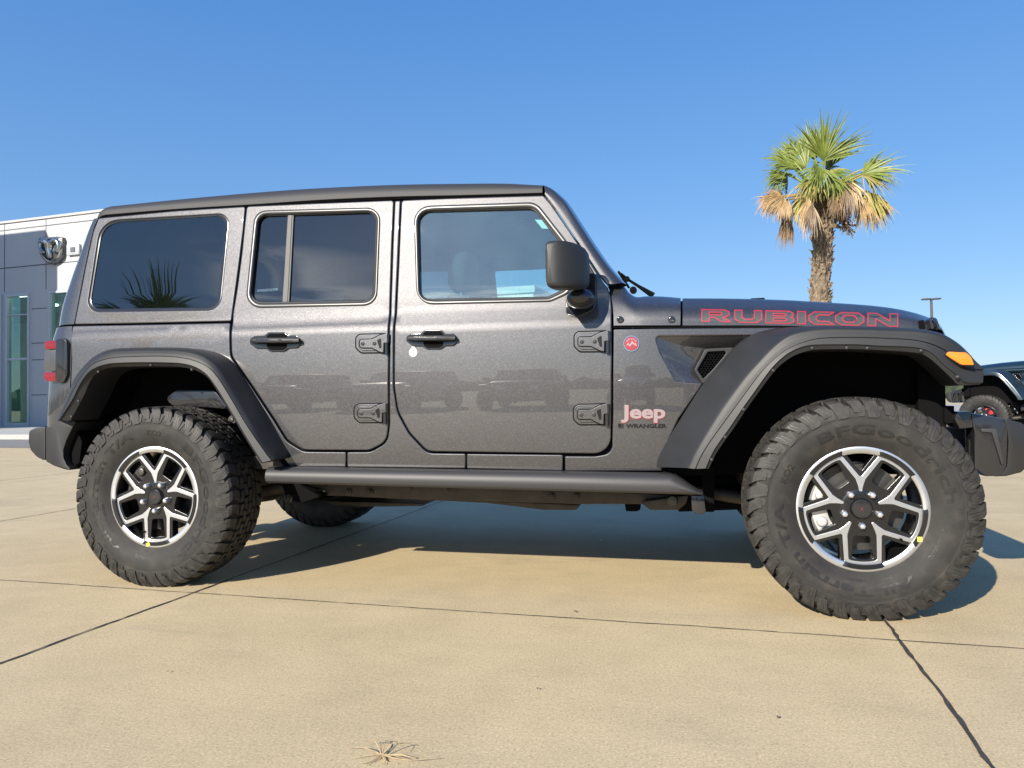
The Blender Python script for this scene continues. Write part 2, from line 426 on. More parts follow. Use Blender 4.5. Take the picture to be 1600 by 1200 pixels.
def ring_trim(name, outer, inner, m, parent, off=0., h=.008, both=False):
    """rounded trim between two outlines with the same number of points (pixels)"""
    n = 72
    def res(poly):
        p = np.array(list(poly)+[poly[0]], float); d = np.r_[0, np.cumsum(np.hypot(*np.diff(p, axis=0).T))]; t = np.linspace(0, d[-1], n, endpoint=False)
        return np.stack([np.interp(t, d, p[:, 0]), np.interp(t, d, p[:, 1])], 1)
    # match by angle about the centre
    c = np.mean(np.array(inner), 0)
    def bya(poly):
        p = np.array(dens(poly, 1.5)); a = np.arctan2(p[:, 1]-c[1], p[:, 0]-c[0]); o = np.argsort(a); a = a[o]; p = p[o]
        a = np.r_[a[-1]-2*math.pi, a, a[0]+2*math.pi]; p = np.vstack([p[-1:], p, p[:1]]); th = []
        return a, p
    ao, po = bya(outer); ai, pi_ = bya(inner); cnr = np.array(dens(inner, 4.0)); th = np.sort(np.arctan2(cnr[:, 1]-c[1], cnr[:, 0]-c[0])); n = len(th)
    O = np.stack([np.interp(th, ao, po[:, k]) for k in (0, 1)], 1); I = np.stack([np.interp(th, ai, pi_[:, k]) for k in (0, 1)], 1)
    prof_ = [(0, -.012), (.0, h*.5), (.14, h*.9), (.35, h), (.6, h*.85), (.82, h*.3), (1., -.010), (1., -.03)]
    V = []; F = []
    for w, o in prof_:
        for a, b in zip(O, I):
            q = a*(1-w)+b*w; V.append(S(q[0], q[1], off+o))
    for k in range(len(prof_)-1):
        for i in range(n): j = (i+1) % n; F.append((k*n+i, (k+1)*n+i, (k+1)*n+j, k*n+j))
    return mk(name, V, F, m, parent, smooth=60, both=both)
def pane(name, outline, m, parent, off, both=False, b=0.):
    q = [S(p[0], p[1], off) for p in outline]; lp = np.array(dens([(v.x, v.z) for v in q], .05))
    if area(lp) < 0: lp = lp[::-1]
    V2, T, _ = tri2d([lp], .06)
    # window glass is flat in plan and only gently curved: a fixed linear lean with slight barrel
    V = []; N = []
    for x, z in V2:
        y = -(Yh(x, z)+off); V.append((x, y, z)); N.append(Snorm(x, z))
    return mk(name, V, T, m, parent, N=N, smooth=180, both=both)
def gridmesh(name, G, m, parent=None, smooth=40, both=False, sub=(1, 1), close=False, flip=False, org=None):
    G = [[Vector(p) for p in row] for row in G]
    if sub[1] > 1: G = [[Vector(p) for p in cr(row, sub[1])] for row in G]
    if sub[0] > 1:
        cols = [cr([row[j] for row in G], sub[0], closed=close) for j in range(len(G[0]))]
        G = [[Vector(cols[j][i]) for j in range(len(cols))] for i in range(len(cols[0]))]
    n, k = len(G), len(G[0]); V = [p for row in G for p in row]; F = []
    for i in range(n if close else n-1):
        i2 = (i+1) % n
        for j in range(k-1): F.append((i*k+j, i2*k+j, i2*k+j+1, i*k+j+1))
    if flip: F = [f[::-1] for f in F]
    return mk(name, V, F, m, parent, smooth=smooth, both=both, org=org)
def bvh_of(objs):
    V = []; F = []
    for o in objs:
        b = len(V); w = ORG[0]
        V += [v.co+w for v in o.data.vertices]; F += [tuple(i+b for i in p.vertices) for p in o.data.polygons]
    return BVHTree.FromPolygons(V, F)
def decal(name, loops, m, parent, bvh, off=.0012, grid=4., thick=0.):
    """a thin badge or film laid on a panel: pixel outline with holes, projected along the sight lines onto the panel"""
    L = []
    for k, lp in enumerate(loops):
        q = dens([np.array(v[:2], float)*1. for v in lp], 3.)
        if (area(q) < 0) != (k > 0): q = q[::-1]
        L.append(np.array(q))
    V2, T, idx = tri2d(L, grid)
    V = []; 
    for x, y in V2:
        d = ray(x, y).normalized(); h = bvh.ray_cast(CAM, d)
        if h[0] is None: return None
        nn = h[1] if h[1].dot(d) < 0 else -h[1]; V.append(h[0]+nn*off)
    F = [t[::-1] for t in T]
    if thick:
        a = len(V); nv = len(V); k0 = 0
        V += [v+Vector((0, thick, 0)) for v in V[:nv]]
        for lp in L:
            n = len(lp); rg = idx[k0:k0+n]; k0 += n
            for i in range(n): j = (i+1) % n; F.append((rg[i], rg[j], nv+rg[j], nv+rg[i]))
    return mk(name, V, F, m, parent, smooth=30)
def merge(objs, name=None):
    """join meshes that form one part"""
    objs = [o for o in objs if o]
    if not objs: return None
    bm = bmesh.new()
    for o in objs: bm.from_mesh(o.data)
    bm.to_mesh(objs[0].data); bm.free()
    for o in objs[1:]: bpy.data.objects.remove(o)
    if name: objs[0].name = name
    return objs[0]
def text_loops(s, size=1., spacing=1., bold=0., shear=0.):
    """triangulated text as (verts2d, faces)"""
    cu = bpy.data.curves.new('t', 'FONT'); cu.body = s; cu.size = size; cu.space_character = spacing; cu.offset = bold; cu.shear = shear; cu.resolution_u = 3
    o = bpy.data.objects.new('t', cu); COL.objects.link(o); dg = bpy.context.evaluated_depsgraph_get(); me = bpy.data.meshes.new_from_object(o.evaluated_get(dg))
    V = [(v.co.x, v.co.y) for v in me.vertices]; F = [tuple(p.vertices) for p in me.polygons]
    bpy.data.objects.remove(o); bpy.data.curves.remove(cu); bpy.data.meshes.remove(me); return np.array(V), F
def subdiv2(V, F, maxlen):
    bm = bmesh.new(); vs_ = [bm.verts.new((v[0], v[1], 0)) for v in V]
    for f in F:
        try: bm.faces.new([vs_[i] for i in f])
        except ValueError: pass
    bmesh.ops.triangulate(bm, faces=bm.faces)
    for _ in range(4):
        ed = [e for e in bm.edges if e.calc_length() > maxlen]
        if not ed: break
        bmesh.ops.subdivide_edges(bm, edges=ed, cuts=1); bmesh.ops.triangulate(bm, faces=bm.faces)
    bm.verts.index_update(); V = np.array([(v.co.x, v.co.y) for v in bm.verts]); F = [tuple(v.index for v in f.verts) for f in bm.faces]; bm.free(); return V, F

# ================================================================== SETTING
AD = Vector((math.cos(rad(3.1)), -math.sin(rad(3.1)), 0)); AN = Vector((math.sin(rad(3.1)), math.cos(rad(3.1)), 0))
J0 = Vector((.255, -1.005, 0))                                  # crossing of two joints under the rear wheel
def concrete():
    m = mat('broom_finished_concrete'); p = P(m)
    big = noise(m, .55, 7, .6); mid = noise(m, 3.2, 8, .65); fine = noise(m, 150, 4, .7); streak = noise(m, 1.0, 8, .68, sc=(3.5, 9, 1))
    base = cramp(m, big, [(.30, (.53, .420, .245)), (.55, (.57, .456, .272)), (.75, (.60, .485, .298))])
    c = mixrgb(m, .8, base, cramp(m, mid, [(.3, .87), (.55, 1.0), (.75, 1.06)]), 'MULTIPLY')
    c = mixrgb(m, .42, c, cramp(m, streak, [(.25, .86), (.65, 1.05)]), 'MULTIPLY')
    c = mixrgb(m, 1., c, cramp(m, fine, [(.32, .58), (.45, .95), (.56, 1.03), (.69, 1.36)]), 'MULTIPLY'); c = mixrgb(m, .9, c, cramp(m, noise(m, 62, 7, .75), [(.31, .66), (.43, .97), (.58, 1.02), (.70, 1.20)]), 'MULTIPLY')
    # scattered grey rubber smears
    sm = noise(m, 1.0, 5, .55, sc=(.9, 2.6, 1)); smf = noise(m, 9, 6, .7, sc=(.5, 2.2, 1))
    st = mixrgb(m, 1., cramp(m, sm, [(.60, 0.), (.72, 1.)]), cramp(m, smf, [(.45, 0.), (.68, 1.)]), 'MULTIPLY')
    c = mixrgb(m, cramp(m, st, [(0, 0.), (1, .55)]), c, (.22, .20, .17))
    lk(m, c, p.inputs['Base Color']); p.inputs['Roughness'].default_value = .82; p.inputs['Specular IOR Level'].default_value = .3
    h = mixrgb(m, .5, fine, noise(m, 55, 5, .7, sc=(.5, 2.5, 1)), 'ADD'); bump(m, h, .20, .003); return m
M['concrete'] = concrete()
def asphalt(name, a, b):
    m = mat(name); p = P(m); lk(m, cramp(m, noise(m, 40, 6, .7), [(.3, a), (.7, b)]), p.inputs['Base Color']); p.inputs['Roughness'].default_value = .85
    bump(m, noise(m, 120, 4), .5, .004); return m
M['road'] = asphalt('worn_asphalt', (.17, .165, .155), (.24, .235, .22)); M['walk'] = asphalt('sidewalk_concrete', (.36, .35, .33), (.45, .44, .41))
def sheet(name, pts, z, m):
    return tag(mk(name, [(p[0], p[1], z) for p in pts], [tuple(range(len(pts)))], m, smooth=None), kind='structure')
def q(a, n): return J0+AD*a+AN*n
sheet('ground', [(-2500, -2500), (2500, -2500), (2500, 2500), (-2500, 2500)], 0, M['concrete'])
sheet('road', [q(-400, 9.27), q(400, 9.27), q(400, 12.4), q(-400, 12.4)], .004, M['road'])
mb = MB()
mb.add([q(-400, 12.4), q(18, 12.4), q(18, 60), q(-400, 60), q(-400, 12.4)+Vector((0, 0, .13)), q(18, 12.4)+Vector((0, 0, .13)), q(18, 60)+Vector((0, 0, .13)), q(-400, 60)+Vector((0, 0, .13))],
       [(0, 1, 5, 4), (1, 2, 6, 5), (4, 5, 6, 7)])
tag(mb.obj('pavement', M['walk'], smooth=None), kind='structure')
# sealed joints between the slabs
M['joint'] = simple('joint_sealant', (.045, .040, .035), .8, vary=.4, vscale=25)
def joint(a, n0, n1, along, w):
    """ragged strip at offset a, from n0 to n1"""
    mb = MB(); L = n1-n0; k = int(max(8, min(700, L/.035))); V = []; rr = random.Random(int(a*100)+k); j = 0
    for i in range(k+1):
        t = n0+L*i/k; j = .8*j+rr.uniform(-.0035, .0035)*.6; wl_ = w*rr.uniform(.7, 1.3)
        for s in (-1, 1):
            o = a+j+s*wl_*.5+rr.uniform(-.0012, .0012)
            V.append((q(t, o) if along else q(o, t))+Vector((0, 0, .003)))
    mb.add(V, [(2*i, 2*i+1, 2*i+3, 2*i+2) for i in range(k)]); return mb
jm = MB()
for a, along, w, r0, r1 in ((0, True, .0052, -14, 14), (5.6, True, .008, -60, 60), (-5.6, True, .009, -30, 30), (0, False, .0095, -8, 9.2), (2.815, False, .0125, -8, 9.2), (-2.815, False, .009, -8, 9.2),
                      (-5.63, False, .012, -8, 9.2), (5.63, False, .012, -8, 9.2), (8.44, False, .012, -8, 9.2), (-8.44, False, .012, -8, 9.2), (-11.26, False, .012, -8, 9.2), (9.26, True, .03, -80, 80)):
    b = joint(a, r0, r1, along, w); jm.add(b.V, b.F)
tag(jm.obj('slab_joints', M['joint'], smooth=None), kind='structure')

# ------------------------------------------------------------------ dealership building
BO = onZ(40, 672); BE = Vector((.9947, -.103, 0)).normalized(); BN = Vector((-BE.y, BE.x, 0))   # BN points into the building
def Fp(px, py):
    d = ray(px, py); t = (BO-CAM).dot(BN)/d.dot(BN); p = CAM+d*t; return (p-BO).dot(BE), p.z
def W(u, v, z): return BO+BE*u+BN*v+Vector((0, 0, z))
def bbox(mb, u0, u1, v0, v1, z0, z1):
    V = [W(u, v, z) for z in (z0, z1) for (u, v) in ((u0, v0), (u1, v0), (u1, v1), (u0, v1))]
    mb.add(V, [(0, 3, 2, 1), (4, 5, 6, 7), (0, 1, 5, 4), (1, 2, 6, 5), (2, 3, 7, 6), (3, 0, 4, 7)])
M['panelw'] = simple('pale_composite_panel', (.46, .46, .46), .35, vary=.03, vscale=.5)
M['joinb'] = simple('panel_joint', (.10, .11, .12), .8)
M['alum'] = simple('window_aluminium', (.50, .53, .55), .35, metal=.3)
M['bglass'] = glass('building_glass', (.55, .80, .72), 2.6, .03, (.72, 1, .90))
M['inwall'] = simple('interior_wall', (.34, .52, .46), .8, vary=.2, vscale=.6)
M['infloor'] = simple('interior_floor', (.22, .27, .25), .3)
M['tube'] = emit('ceiling_light_tube', (1, .97, .9), 5.0)
zt = Fp(60, 339)[1]; z_fas = Fp(60, 354)[1]; z_mid = Fp(40, 416)[1]; z_head = Fp(60, 456.5)[1]
u7, _ = Fp(7, 500); u10, _ = Fp(10, 560); u47, _ = Fp(47, 560); u78, _ = Fp(77, 560); u72 = Fp(72, 400)[0]; u_end = Fp(262, 500)[0]
u125 = u78+(u47-u10)*1.15; BW = u47-u10; zb = .13
bld = empty('dealership_building', BO)
tag(bld, 'pale panelled showroom building with shield emblem and tall glazed windows', 'building')
ORG[0] = BO.copy(); ROOT[0] = bld
wins = [(u7-BW*1.25, u7-.12), (u10, u47), (u78, u125)]
k_ = u125+.9
while k_+BW < u_end: wins.append((k_, k_+BW)); k_ += BW+.9
UL = u7-14
mb = MB(); bbox(mb, UL, u_end, 0, .25, z_head, zt-.09)                # upper wall
bbox(mb, UL, wins[0][0], 0, .25, zb, z_head)
for a, b in zip(wins[:-1], wins[1:]): bbox(mb, a[1], b[0], 0, .25, zb, z_head)
bbox(mb, wins[-1][1], u_end, 0, .25, zb, z_head)
bbox(mb, u_end-.25, u_end, .25, 14, zb, zt-.02); bbox(mb, UL, UL+.25, .25, 14, zb, zt-.02); bbox(mb, UL, u_end, 14, 14.25, zb, zt-.02)
mb.obj('wall', M['panelw'], bld, smooth=None)
mb = MB(); bbox(mb, UL-.06, u_end+.06, -.06, 14.3, zt-.10, zt-.02); mb.obj('roof', M['panelw'], bld, smooth=None)
mb = MB()
for z in (z_fas, z_mid): bbox(mb, UL, u_end, -.004, .01, z-.02, z+.02)
for u in (u7, u72, u72+2.55, u72+5.1, u7-4): bbox(mb, u-.015, u+.015, -.006, .01, z_head+.1, zt-.03)
for z in (Fp(62, 482)[1], Fp(62, 536)[1], Fp(62, 562)[1], Fp(62, 617)[1]): bbox(mb, u47+.08, u78-.10, -.004, .01, z-.015, z+.015)
mb.obj('panel_joint', M['joinb'], bld, smooth=None)
z_tr = Fp(28, 492)[1]; z_mu = Fp(28, 561)[1]
for i, (a, b) in enumerate(wins):
    w = MB(); t = .09
    bbox(w, a, a+t, -.05, .12, zb, z_head); bbox(w, b-t, b, -.05, .12, zb, z_head); bbox(w, a+t, b-t, -.05, .12, z_head-t, z_head); bbox(w, a+t, b-t, -.05, .12, zb, zb+.14)
    bbox(w, a+t, b-t, -.03, .10, z_mu-.04, z_mu+.04)
    if i != 2: bbox(w, a+t, b-t, -.03, .10, z_tr-.02, z_tr+.02)
    wf = w.obj('window', M['alum'], bld, smooth=None)
    g = MB(); g.add([W(a+t, .04, zb+.14), W(b-t, .04, zb+.14), W(b-t, .04, z_head-t), W(a+t, .04, z_head-t)], [(0, 1, 2, 3)]); g.obj('pane', M['bglass'], wf, smooth=None)
mb = MB(); bbox(mb, UL+.26, u_end-.26, .3, 13.9, zb-.02, zb+.02); mb.obj('floor', M['infloor'], bld, smooth=None)
mb = MB(); bbox(mb, UL+.26, u_end-.26, 9, 9.2, zb+.03, z_head+.3); bbox(mb, UL+.26, u_end-.26, .3, 8.99, z_head+.31, z_head+.4)
for k in range(9): bbox(mb, UL+2+k*3.1, UL+3.2+k*3.1, 5.5+.7*(k % 3), 6.0+.7*(k % 3), zb+.03, zb+1.1+.5*(k % 2))
mb.obj('interior', M['inwall'], bld, smooth=None)
for k in range(8):
    for v in (1.6, 4.2):
        mb = MB(); u0 = UL+1.0+k*2.9+.5*(v > 3); bbox(mb, u0, u0+1.3, v, v+.16, z_head+.22, z_head+.29); mb.obj('ceiling_light', M['tube'], bld, smooth=None)
ORG[0] = Vector((0, 0, 0)); ROOT[0] = None
# shield emblem on the wall: a chrome shield with a horned animal head in relief
def femb(px, py, v): u, z = Fp(px, py); return W(u, v, z)
em = empty('wall_emblem', femb(85, 392, 0)); tag(em, 'chrome shield emblem with a ram head in relief on the showroom wall', 'emblem')
ORG[0] = femb(85, 392, 0); ROOT[0] = em
M['embm'] = simple('emblem_nickel', (.42, .43, .44), .22, metal=1.)
M['shield'] = simple('shield_grey_metal', (.10, .105, .11), .35, metal=.7)
sh = [(66.5, 374), (72, 372.6), (85, 371.6), (95, 371), (102, 371.5), (103.5, 374), (103.6, 395), (101.5, 404), (94, 411), (86.5, 414.5), (79, 411), (70, 402), (67, 394)]
mb = MB(); a = [femb(x, y, -.17) for x, y in sh]; b = [femb(x, y, -.02) for x, y in sh]; n = len(sh)
mb.add(a+b, [tuple(range(n))[::-1]]+[(i, (i+1) % n, (i+1) % n+n, i+n) for i in range(n)]); base = mb.obj('shield', M['shield'], em, bev=.03)
c_ = np.mean(np.array(sh), 0); s2 = [tuple(c_+(np.array(p)-c_)*.90) for p in sh]; s3 = [tuple(c_+(np.array(p)-c_)*.80) for p in sh]
mb = MB(); V = [femb(x, y, -.18) for x, y in s2]+[femb(x, y, -.21) for x, y in s3]; mb.add(V, [(i, (i+1) % n, (i+1) % n+n, i+n) for i in range(n)]); mb.obj('rim', M['embm'], em)
mb = MB()
def blob(pts, r): mb.tube([femb(x, y, -.20) for x, y in cr(pts, 4)], r, 10)
blob([(84, 383), (77, 378), (71.5, 381), (71, 389), (75, 395), (77.5, 393)], [.11*k for k in np.linspace(1, .75, 21)])
blob([(86, 383), (93, 378), (98.5, 380), (99.5, 388), (96, 394), (93, 392.5)], [.11*k for k in np.linspace(1, .75, 21)])
blob([(85, 382), (85, 390), (86, 398), (87, 405)], [.17, .165, .155, .145, .135, .13, .125, .12, .115, .11, .1, .09, .07])
mb.obj('ram_head', M['embm'], em, smooth=80)
ORG[0] = femb(118, 391, 0); el = empty('wall_letter', femb(118, 391, 0)); ROOT[0] = el
tag(el, 'grey raised letter block on the showroom wall right of the shield emblem', 'sign')
mb = MB(); u0, z0 = Fp(108, 400); u1, z1 = Fp(127, 381); bbox(mb, u0, u1, -.12, -.02, z0, z1); mb.obj('letter_body', M['alum'], el, bev=.03)
mb = MB(); u0, z0 = Fp(115, 395); u1, z1 = Fp(122, 387); bbox(mb, u0, u1, -.14, -.125, z0, z1); mb.obj('letter_recess', M['joinb'], el)
ORG[0] = Vector((0, 0, 0)); ROOT[0] = None
# low white wing behind the car
zl = Fp(760, 451)[1]; ul0 = u_end+.01; ul1 = Fp(833, 449)[0]
lb = empty('service_wing', W(ul0, 0, 0)); tag(lb, 'low white flat roofed workshop wing seen through the front door window', 'building')
ORG[0] = W(ul0, 0, 0); ROOT[0] = lb
mb = MB(); bbox(mb, ul0, ul1, 0, 9, 0, zl-.2); mb.obj('wall', M['panelw'], lb, smooth=None)
mb = MB(); bbox(mb, ul0, ul1+.06, -.06, 9.06, zl-.2, zl); mb.obj('parapet', M['panelw'], lb, smooth=None)
ORG[0] = Vector((0, 0, 0)); ROOT[0] = None
# unseen thin slab left of the frame, shaped to shadow the showroom wall
uS, zS = Fp(87, 372); hd = SUN/(-SUN.dot(BN)); dd = 7.2
tl = (W(uS, 0, zS)+hd*dd)
tu = (tl-BO).dot(BE)
tw = empty('shade_slab', W(tu-3, -dd-2, 0)); tag(tw, 'unseen tall pale slab beyond the left edge, shaped to shade the showroom wall', 'building')
ORG[0] = W(tu-3, -dd-2, 0); ROOT[0] = tw
mb = MB()
V = []
pr = [(tu-9, 0), (tu, 0), (tu, tl.z-.6), (tu-.5, tl.z+.35), (tu-9, tl.z+.35)]
mb.add([W(u, -dd-.3, z) for u, z in pr]+[W(u, -dd, z) for u, z in pr], [(0, 1, 2, 3, 4), (9, 8, 7, 6, 5)]+[(i, i+5, (i+1) % 5+5, (i+1) % 5) for i in range(5)])
mb.obj('wall', M['panelw'], tw, smooth=None)
mb = MB()
for k in range(1, 6): bbox(mb, tu-8.9, tu-.02, -dd-.312, -dd-.29, k*1.6-.02, k*1.6+.02)
mb.obj('panel_joint', M['joinb'], tw, smooth=None)
ORG[0] = Vector((0, 0, 0)); ROOT[0] = None

# ------------------------------------------------------------------ palm
def leafmat(name, a, b, tip=None, trans=.3):
    m = mat(name); p = P(m); c = cramp(m, noise(m, 7, 5, .7), [(.3, a), (.7, b)]); lk(m, c, p.inputs['Base Color'])
    p.inputs['Roughness'].default_value = .5; p.inputs['Transmission Weight'].default_value = 0
    p.inputs['Subsurface Weight'].default_value = 0; return m
M['green'] = leafmat('palm_green', (.085, .135, .018), (.22, .25, .045)); M['yell'] = leafmat('palm_yellowing', (.22, .24, .05), (.42, .33, .12))
M['tan'] = leafmat('palm_dead', (.26, .165, .07), (.50, .35, .18)); M['brown'] = leafmat('palm_brown', (.12, .08, .045), (.26, .18, .10))
def barkmat():
    m = mat('palm_bark'); p = P(m); v = nd(m, 'ShaderNodeTexVoronoi'); v.inputs['Scale'].default_value = 12; t = nd(m, 'ShaderNodeTexCoord')
    mp = nd(m, 'ShaderNodeMapping'); mp.inputs['Scale'].default_value = (1, 1, .7); lk(m, t.outputs['Object'], mp.inputs[0]); lk(m, mp.outputs[0], v.inputs['Vector'])
    c = mixrgb(m, .55, cramp(m, v.outputs['Distance'], [(.05, (.30, .22, .14)), (.5, (.10, .075, .05))]), cramp(m, noise(m, 22, 6, .7), [(.3, (.08, .06, .045)), (.7, (.40, .31, .21))]))
    lk(m, c, p.inputs['Base Color']); p.inputs['Roughness'].default_value = .9; bump(m, v.outputs['Distance'], 1., .03); return m
M['bark'] = barkmat()
PY = 9.4
def frond(parent, hub, d, L, spread, m, g=.6, n=34, twist=0., rr=random, base=None, view=None, cup=.12):
    """one fan leaf: stalk, and folded strips radiating from the hub and bending down under their weight"""
    d = d.normalized(); side = d.cross(view).normalized() if view is not None else d.orthogonal().normalized(); nrm = side.cross(d).normalized()
    V = []; F = []
    for k in range(n):
        a = (k/(n-1)-.5)*spread+rr.gauss(0, .05); ln = L*(.62+.38*math.cos(a*.62))*rr.uniform(.74, 1.10)
        v = (d*math.cos(a)+side*math.sin(a)+nrm*cup*abs(math.sin(a))*rr.uniform(.4, 1.5)).normalized()
        across = (side*math.cos(a)-d*math.sin(a)).normalized(); p = Vector(hub)+d*(L*.05*rr.random()); steps = 7; gg = g*rr.choice((.5, .7, .9, 1.1, 1.4, 2.4)); wob = rr.gauss(0, .16)
        b = len(V); w0 = L*.027*rr.uniform(.6, 1.3)
        for i in range(steps+1):
            t = i/steps; w = w0*(min(1., .35+1.8*t) if t < .4 else max(.06, (1-t)/.6))
            up = v.cross(across).normalized()
            V += [p-across*w, p+up*w*.5, p+across*w]
            v = (v+Vector((wob*.1, wob*.1, -gg*(.05+.28*t)))).normalized(); p = p+v*(ln/steps)
        for i in range(steps):
            o = b+3*i; F += [(o, o+1, o+4, o+3), (o+1, o+2, o+5, o+4)]
    if base is not None:
        mb = MB(); mid = (Vector(base)+Vector(hub))*.5+Vector((0, 0, .05)); mb.tube([Vector(p) for p in cr([base, mid, hub], 4)], [.022]*4+[.016]*4+[.012], 6)
        bb = len(V); V += mb.V; F += [tuple(i+bb for i in f) for f in mb.F]
    return mk('frond', V, F, m, parent, smooth=30)
def palm(label, seed=3):
    rr = random.Random(seed)
    b = onY(1281, 471, PY); b.z = 0; root = empty('palm_tree', b); tag(root, label, 'palm tree', 'palm trees around the lot'); ORG[0] = b.copy(); ROOT[0] = root
    # trunk with leaf scars
    pts = [Vector((b.x, PY, 0)), onY(1281, 471, PY), onY(1285, 400, PY), onY(1285, 345, PY), onY(1284, 300, PY)]
    pts = [Vector(p) for p in cr(pts, 16)]; V = []; F = []; n = 40
    for i, p in enumerate(pts):
        t = i/(len(pts)-1)
        for k in range(n):
            a = 2*math.pi*k/n; r = .150-.012*t+.03*max(0, t-.82)/.18+rr.uniform(-.014, .014)+.015*math.sin(3*a+i*2.4)
            V.append(p+Vector((math.cos(a)*r, math.sin(a)*r, rr.uniform(-.03, .03))))
    for i in range(len(pts)-1):
        for k in range(n): F.append((i*n+k, i*n+(k+1) % n, (i+1)*n+(k+1) % n, (i+1)*n+k))
    tr = mk('trunk', V, F, M['bark'], root, smooth=20)
    mb = MB()
    for i in range(300):                                           # broken leaf bases crossing on the trunk
        z = rr.uniform(.3, pts[-1].z-.05); a = rr.uniform(0, 6.28); p = min(pts, key=lambda q_: abs(q_.z-z)); o = Vector((math.cos(a), math.sin(a), 0)); t_ = Vector((-math.sin(a), math.cos(a), 0))*rr.choice((-1, 1))
        c = Vector((p.x, p.y, z))+o*.135; d = (t_*.6+Vector((0, 0, .9))+o*.15).normalized(); mb.tube([c, c+d*rr.uniform(.07, .15), c+d*.17+o*.03], [.026, .019, .006], 5)
    st = onY(1284, 345, PY)
    for (x, y) in ((1314, 356), (1268, 338), (1300, 335)): e = onY(x, y, PY-.15); mb.tube([st, st+(e-st)*.6, e], [.07, .05, .02], 7)
    mb.obj('leaf_base', M['bark'], root, smooth=40)
    top = onY(1283, 312, PY)
    FR = [  # hub px, depth, direction on the picture (degrees, 0 right / 90 up), length px, spread, material, droop, toward viewer
        (1287, 252, -.1, 76, 74, 2.2, 'green', .25, -.3), (1272, 250, .3, 100, 66, 2.0, 'green', .30, .2), (1296, 262, .2, 62, 62, 1.9, 'green', .35, .3), (1260, 262, .2, 128, 60, 2.1, 'green', .5, .1),
        (1236, 258, -.2, 150, 50, 2.1, 'green', .7, -.2), (1240, 252, .2, 110, 45, 1.8, 'green', .5, .3), (1231, 270, .1, 215, 46, 1.8, 'green', .8, .1), (1282, 262, -.45, 250, 52, 2.6, 'green', 1.1, -.8), (1270, 278, -.35, 235, 48, 2.0, 'yell', 1.1, -.5),
        (1298, 270, -.4, 300, 50, 2.2, 'green', 1.2, -.6), (1308, 285, .1, 335, 50, 1.8, 'green', .9, .2),
        (1347, 272, -.1, 18, 66, 2.3, 'green', .45, -.2), (1345, 272, -.2, -35, 62, 2.0, 'yell', .9, -.5), (1352, 268, .1, 5, 56, 1.8, 'yell', .7, .2), (1352, 300, -.2, -70, 62, 1.6, 'yell', 1.3, -.3), (1362, 312, -.1, -62, 50, 1.4, 'tan', 1.2, -.3), (1350, 310, -.3, -95, 48, 1.3, 'tan', 1.4, -.3),
        (1328, 282, -.35, -90, 60, 1.6, 'tan', 1.6, -.4), (1316, 290, -.3, -110, 50, 1.3, 'tan', 1.6, -.4), (1335, 296, 0., -80, 48, 1.4, 'brown', 1.6, 0.), (1305, 300, -.4, -100, 42, 1.1, 'brown', 1.6, -.4),
        (1222, 306, -.15, 190, 46, 2.0, 'tan', 1.6, -.3), (1226, 308, -.25, 235, 44, 1.8, 'tan', 1.7, -.4), (1205, 310, 0., 205, 34, 2.0, 'tan', 1.6, .1), (1232, 312, 0., 255, 40, 1.5, 'brown', 1.6, .1), (1224, 306, .1, 150, 20, 1.6, 'yell', .8, .2),
        (1234, 338, -.1, 255, 50, 1.0, 'brown', 1.6, -.1), (1264, 310, -.45, 262, 62, 1.25, 'tan', 1.6, -.3), (1258, 304, -.2, 240, 50, 1.2, 'yell', 1.6, -.3), (1272, 312, .4, 250, 50, 1.5, 'brown', 1.6, .4), (1300, 308, .45, 300, 50, 1.5, 'brown', 1.6, .4)]
    for (hx, hy, dy, ang, L, sp, mm, g, tv) in list(FR):               # a second, shorter and messier leaf near most of them
        if (hx, hy) in ((1287, 252), (1347, 272)): continue
        FR.append((hx+rr.uniform(-9, 9), hy+rr.uniform(-5, 10), dy+rr.uniform(-.15, .15), ang+rr.uniform(-22, 22), L*rr.uniform(.6, .92), sp*rr.uniform(.6, .9), {'green': rr.choice(('green', 'green', 'yell')), 'yell': rr.choice(('tan', 'yell')), 'tan': rr.choice(('tan', 'brown')), 'brown': 'brown'}[mm], g*1.25, tv+rr.uniform(-.2, .2)))
    for (hx, hy, dy, ang, L, sp, mm, g, tv) in FR:
        hub = onY(hx, hy, PY+dy*1.3); a = rad(ang); d = Vector((math.cos(a), tv, math.sin(a)))
        frond(root, hub, d, L*.0112, sp, M[mm], g*.9, 30 if mm != 'brown' else 24, rr=rr, base=top+Vector((rr.uniform(-.08, .08), rr.uniform(-.08, .08), 0)), view=(Vector((rr.uniform(-1.3, 1.3), -1, rr.uniform(-.7, .9))) if mm in ('green', 'yell') else Vector((rr.uniform(-.5, .5), -1, rr.uniform(-.2, .4)))))
    mb = MB()                                                      # hanging fruit stalks
    for (x, y) in ((1322, 350), (1327, 358), (1305, 335), (1318, 342), (1250, 305), (1246, 310)):
        p0 = top+Vector((.1, -.2, -.02)); e = onY(x, y, PY-.2); pts_ = [Vector(v) for v in cr([p0, (p0+e)*.5+Vector((0, 0, .15)), e], 6)]; mb.tube(pts_, .012, 5)
        for p in pts_[4:]:
            for _ in range(9):
                o = Vector((rr.gauss(0, .06), rr.gauss(0, .06), rr.uniform(-.18, .02))); mb.tube([p+o*.2, p+o], [.006, .012], 4)
    mb.obj('fruit_stalk', M['brown'], root, smooth=40)
    ORG[0] = Vector((0, 0, 0)); ROOT[0] = None; return root
PALM = palm('tall palm tree with green crown and hanging tan dead fronds behind the car hood')
pc = copy_tree(PALM); pc.location = (-8.3, -10.7, 0); pc.rotation_euler.z = 2.2; pc.scale = (1.13, 1.13, 1.13)
pc['label'] = 'palm tree behind the viewer, mirrored in the rear quarter window'
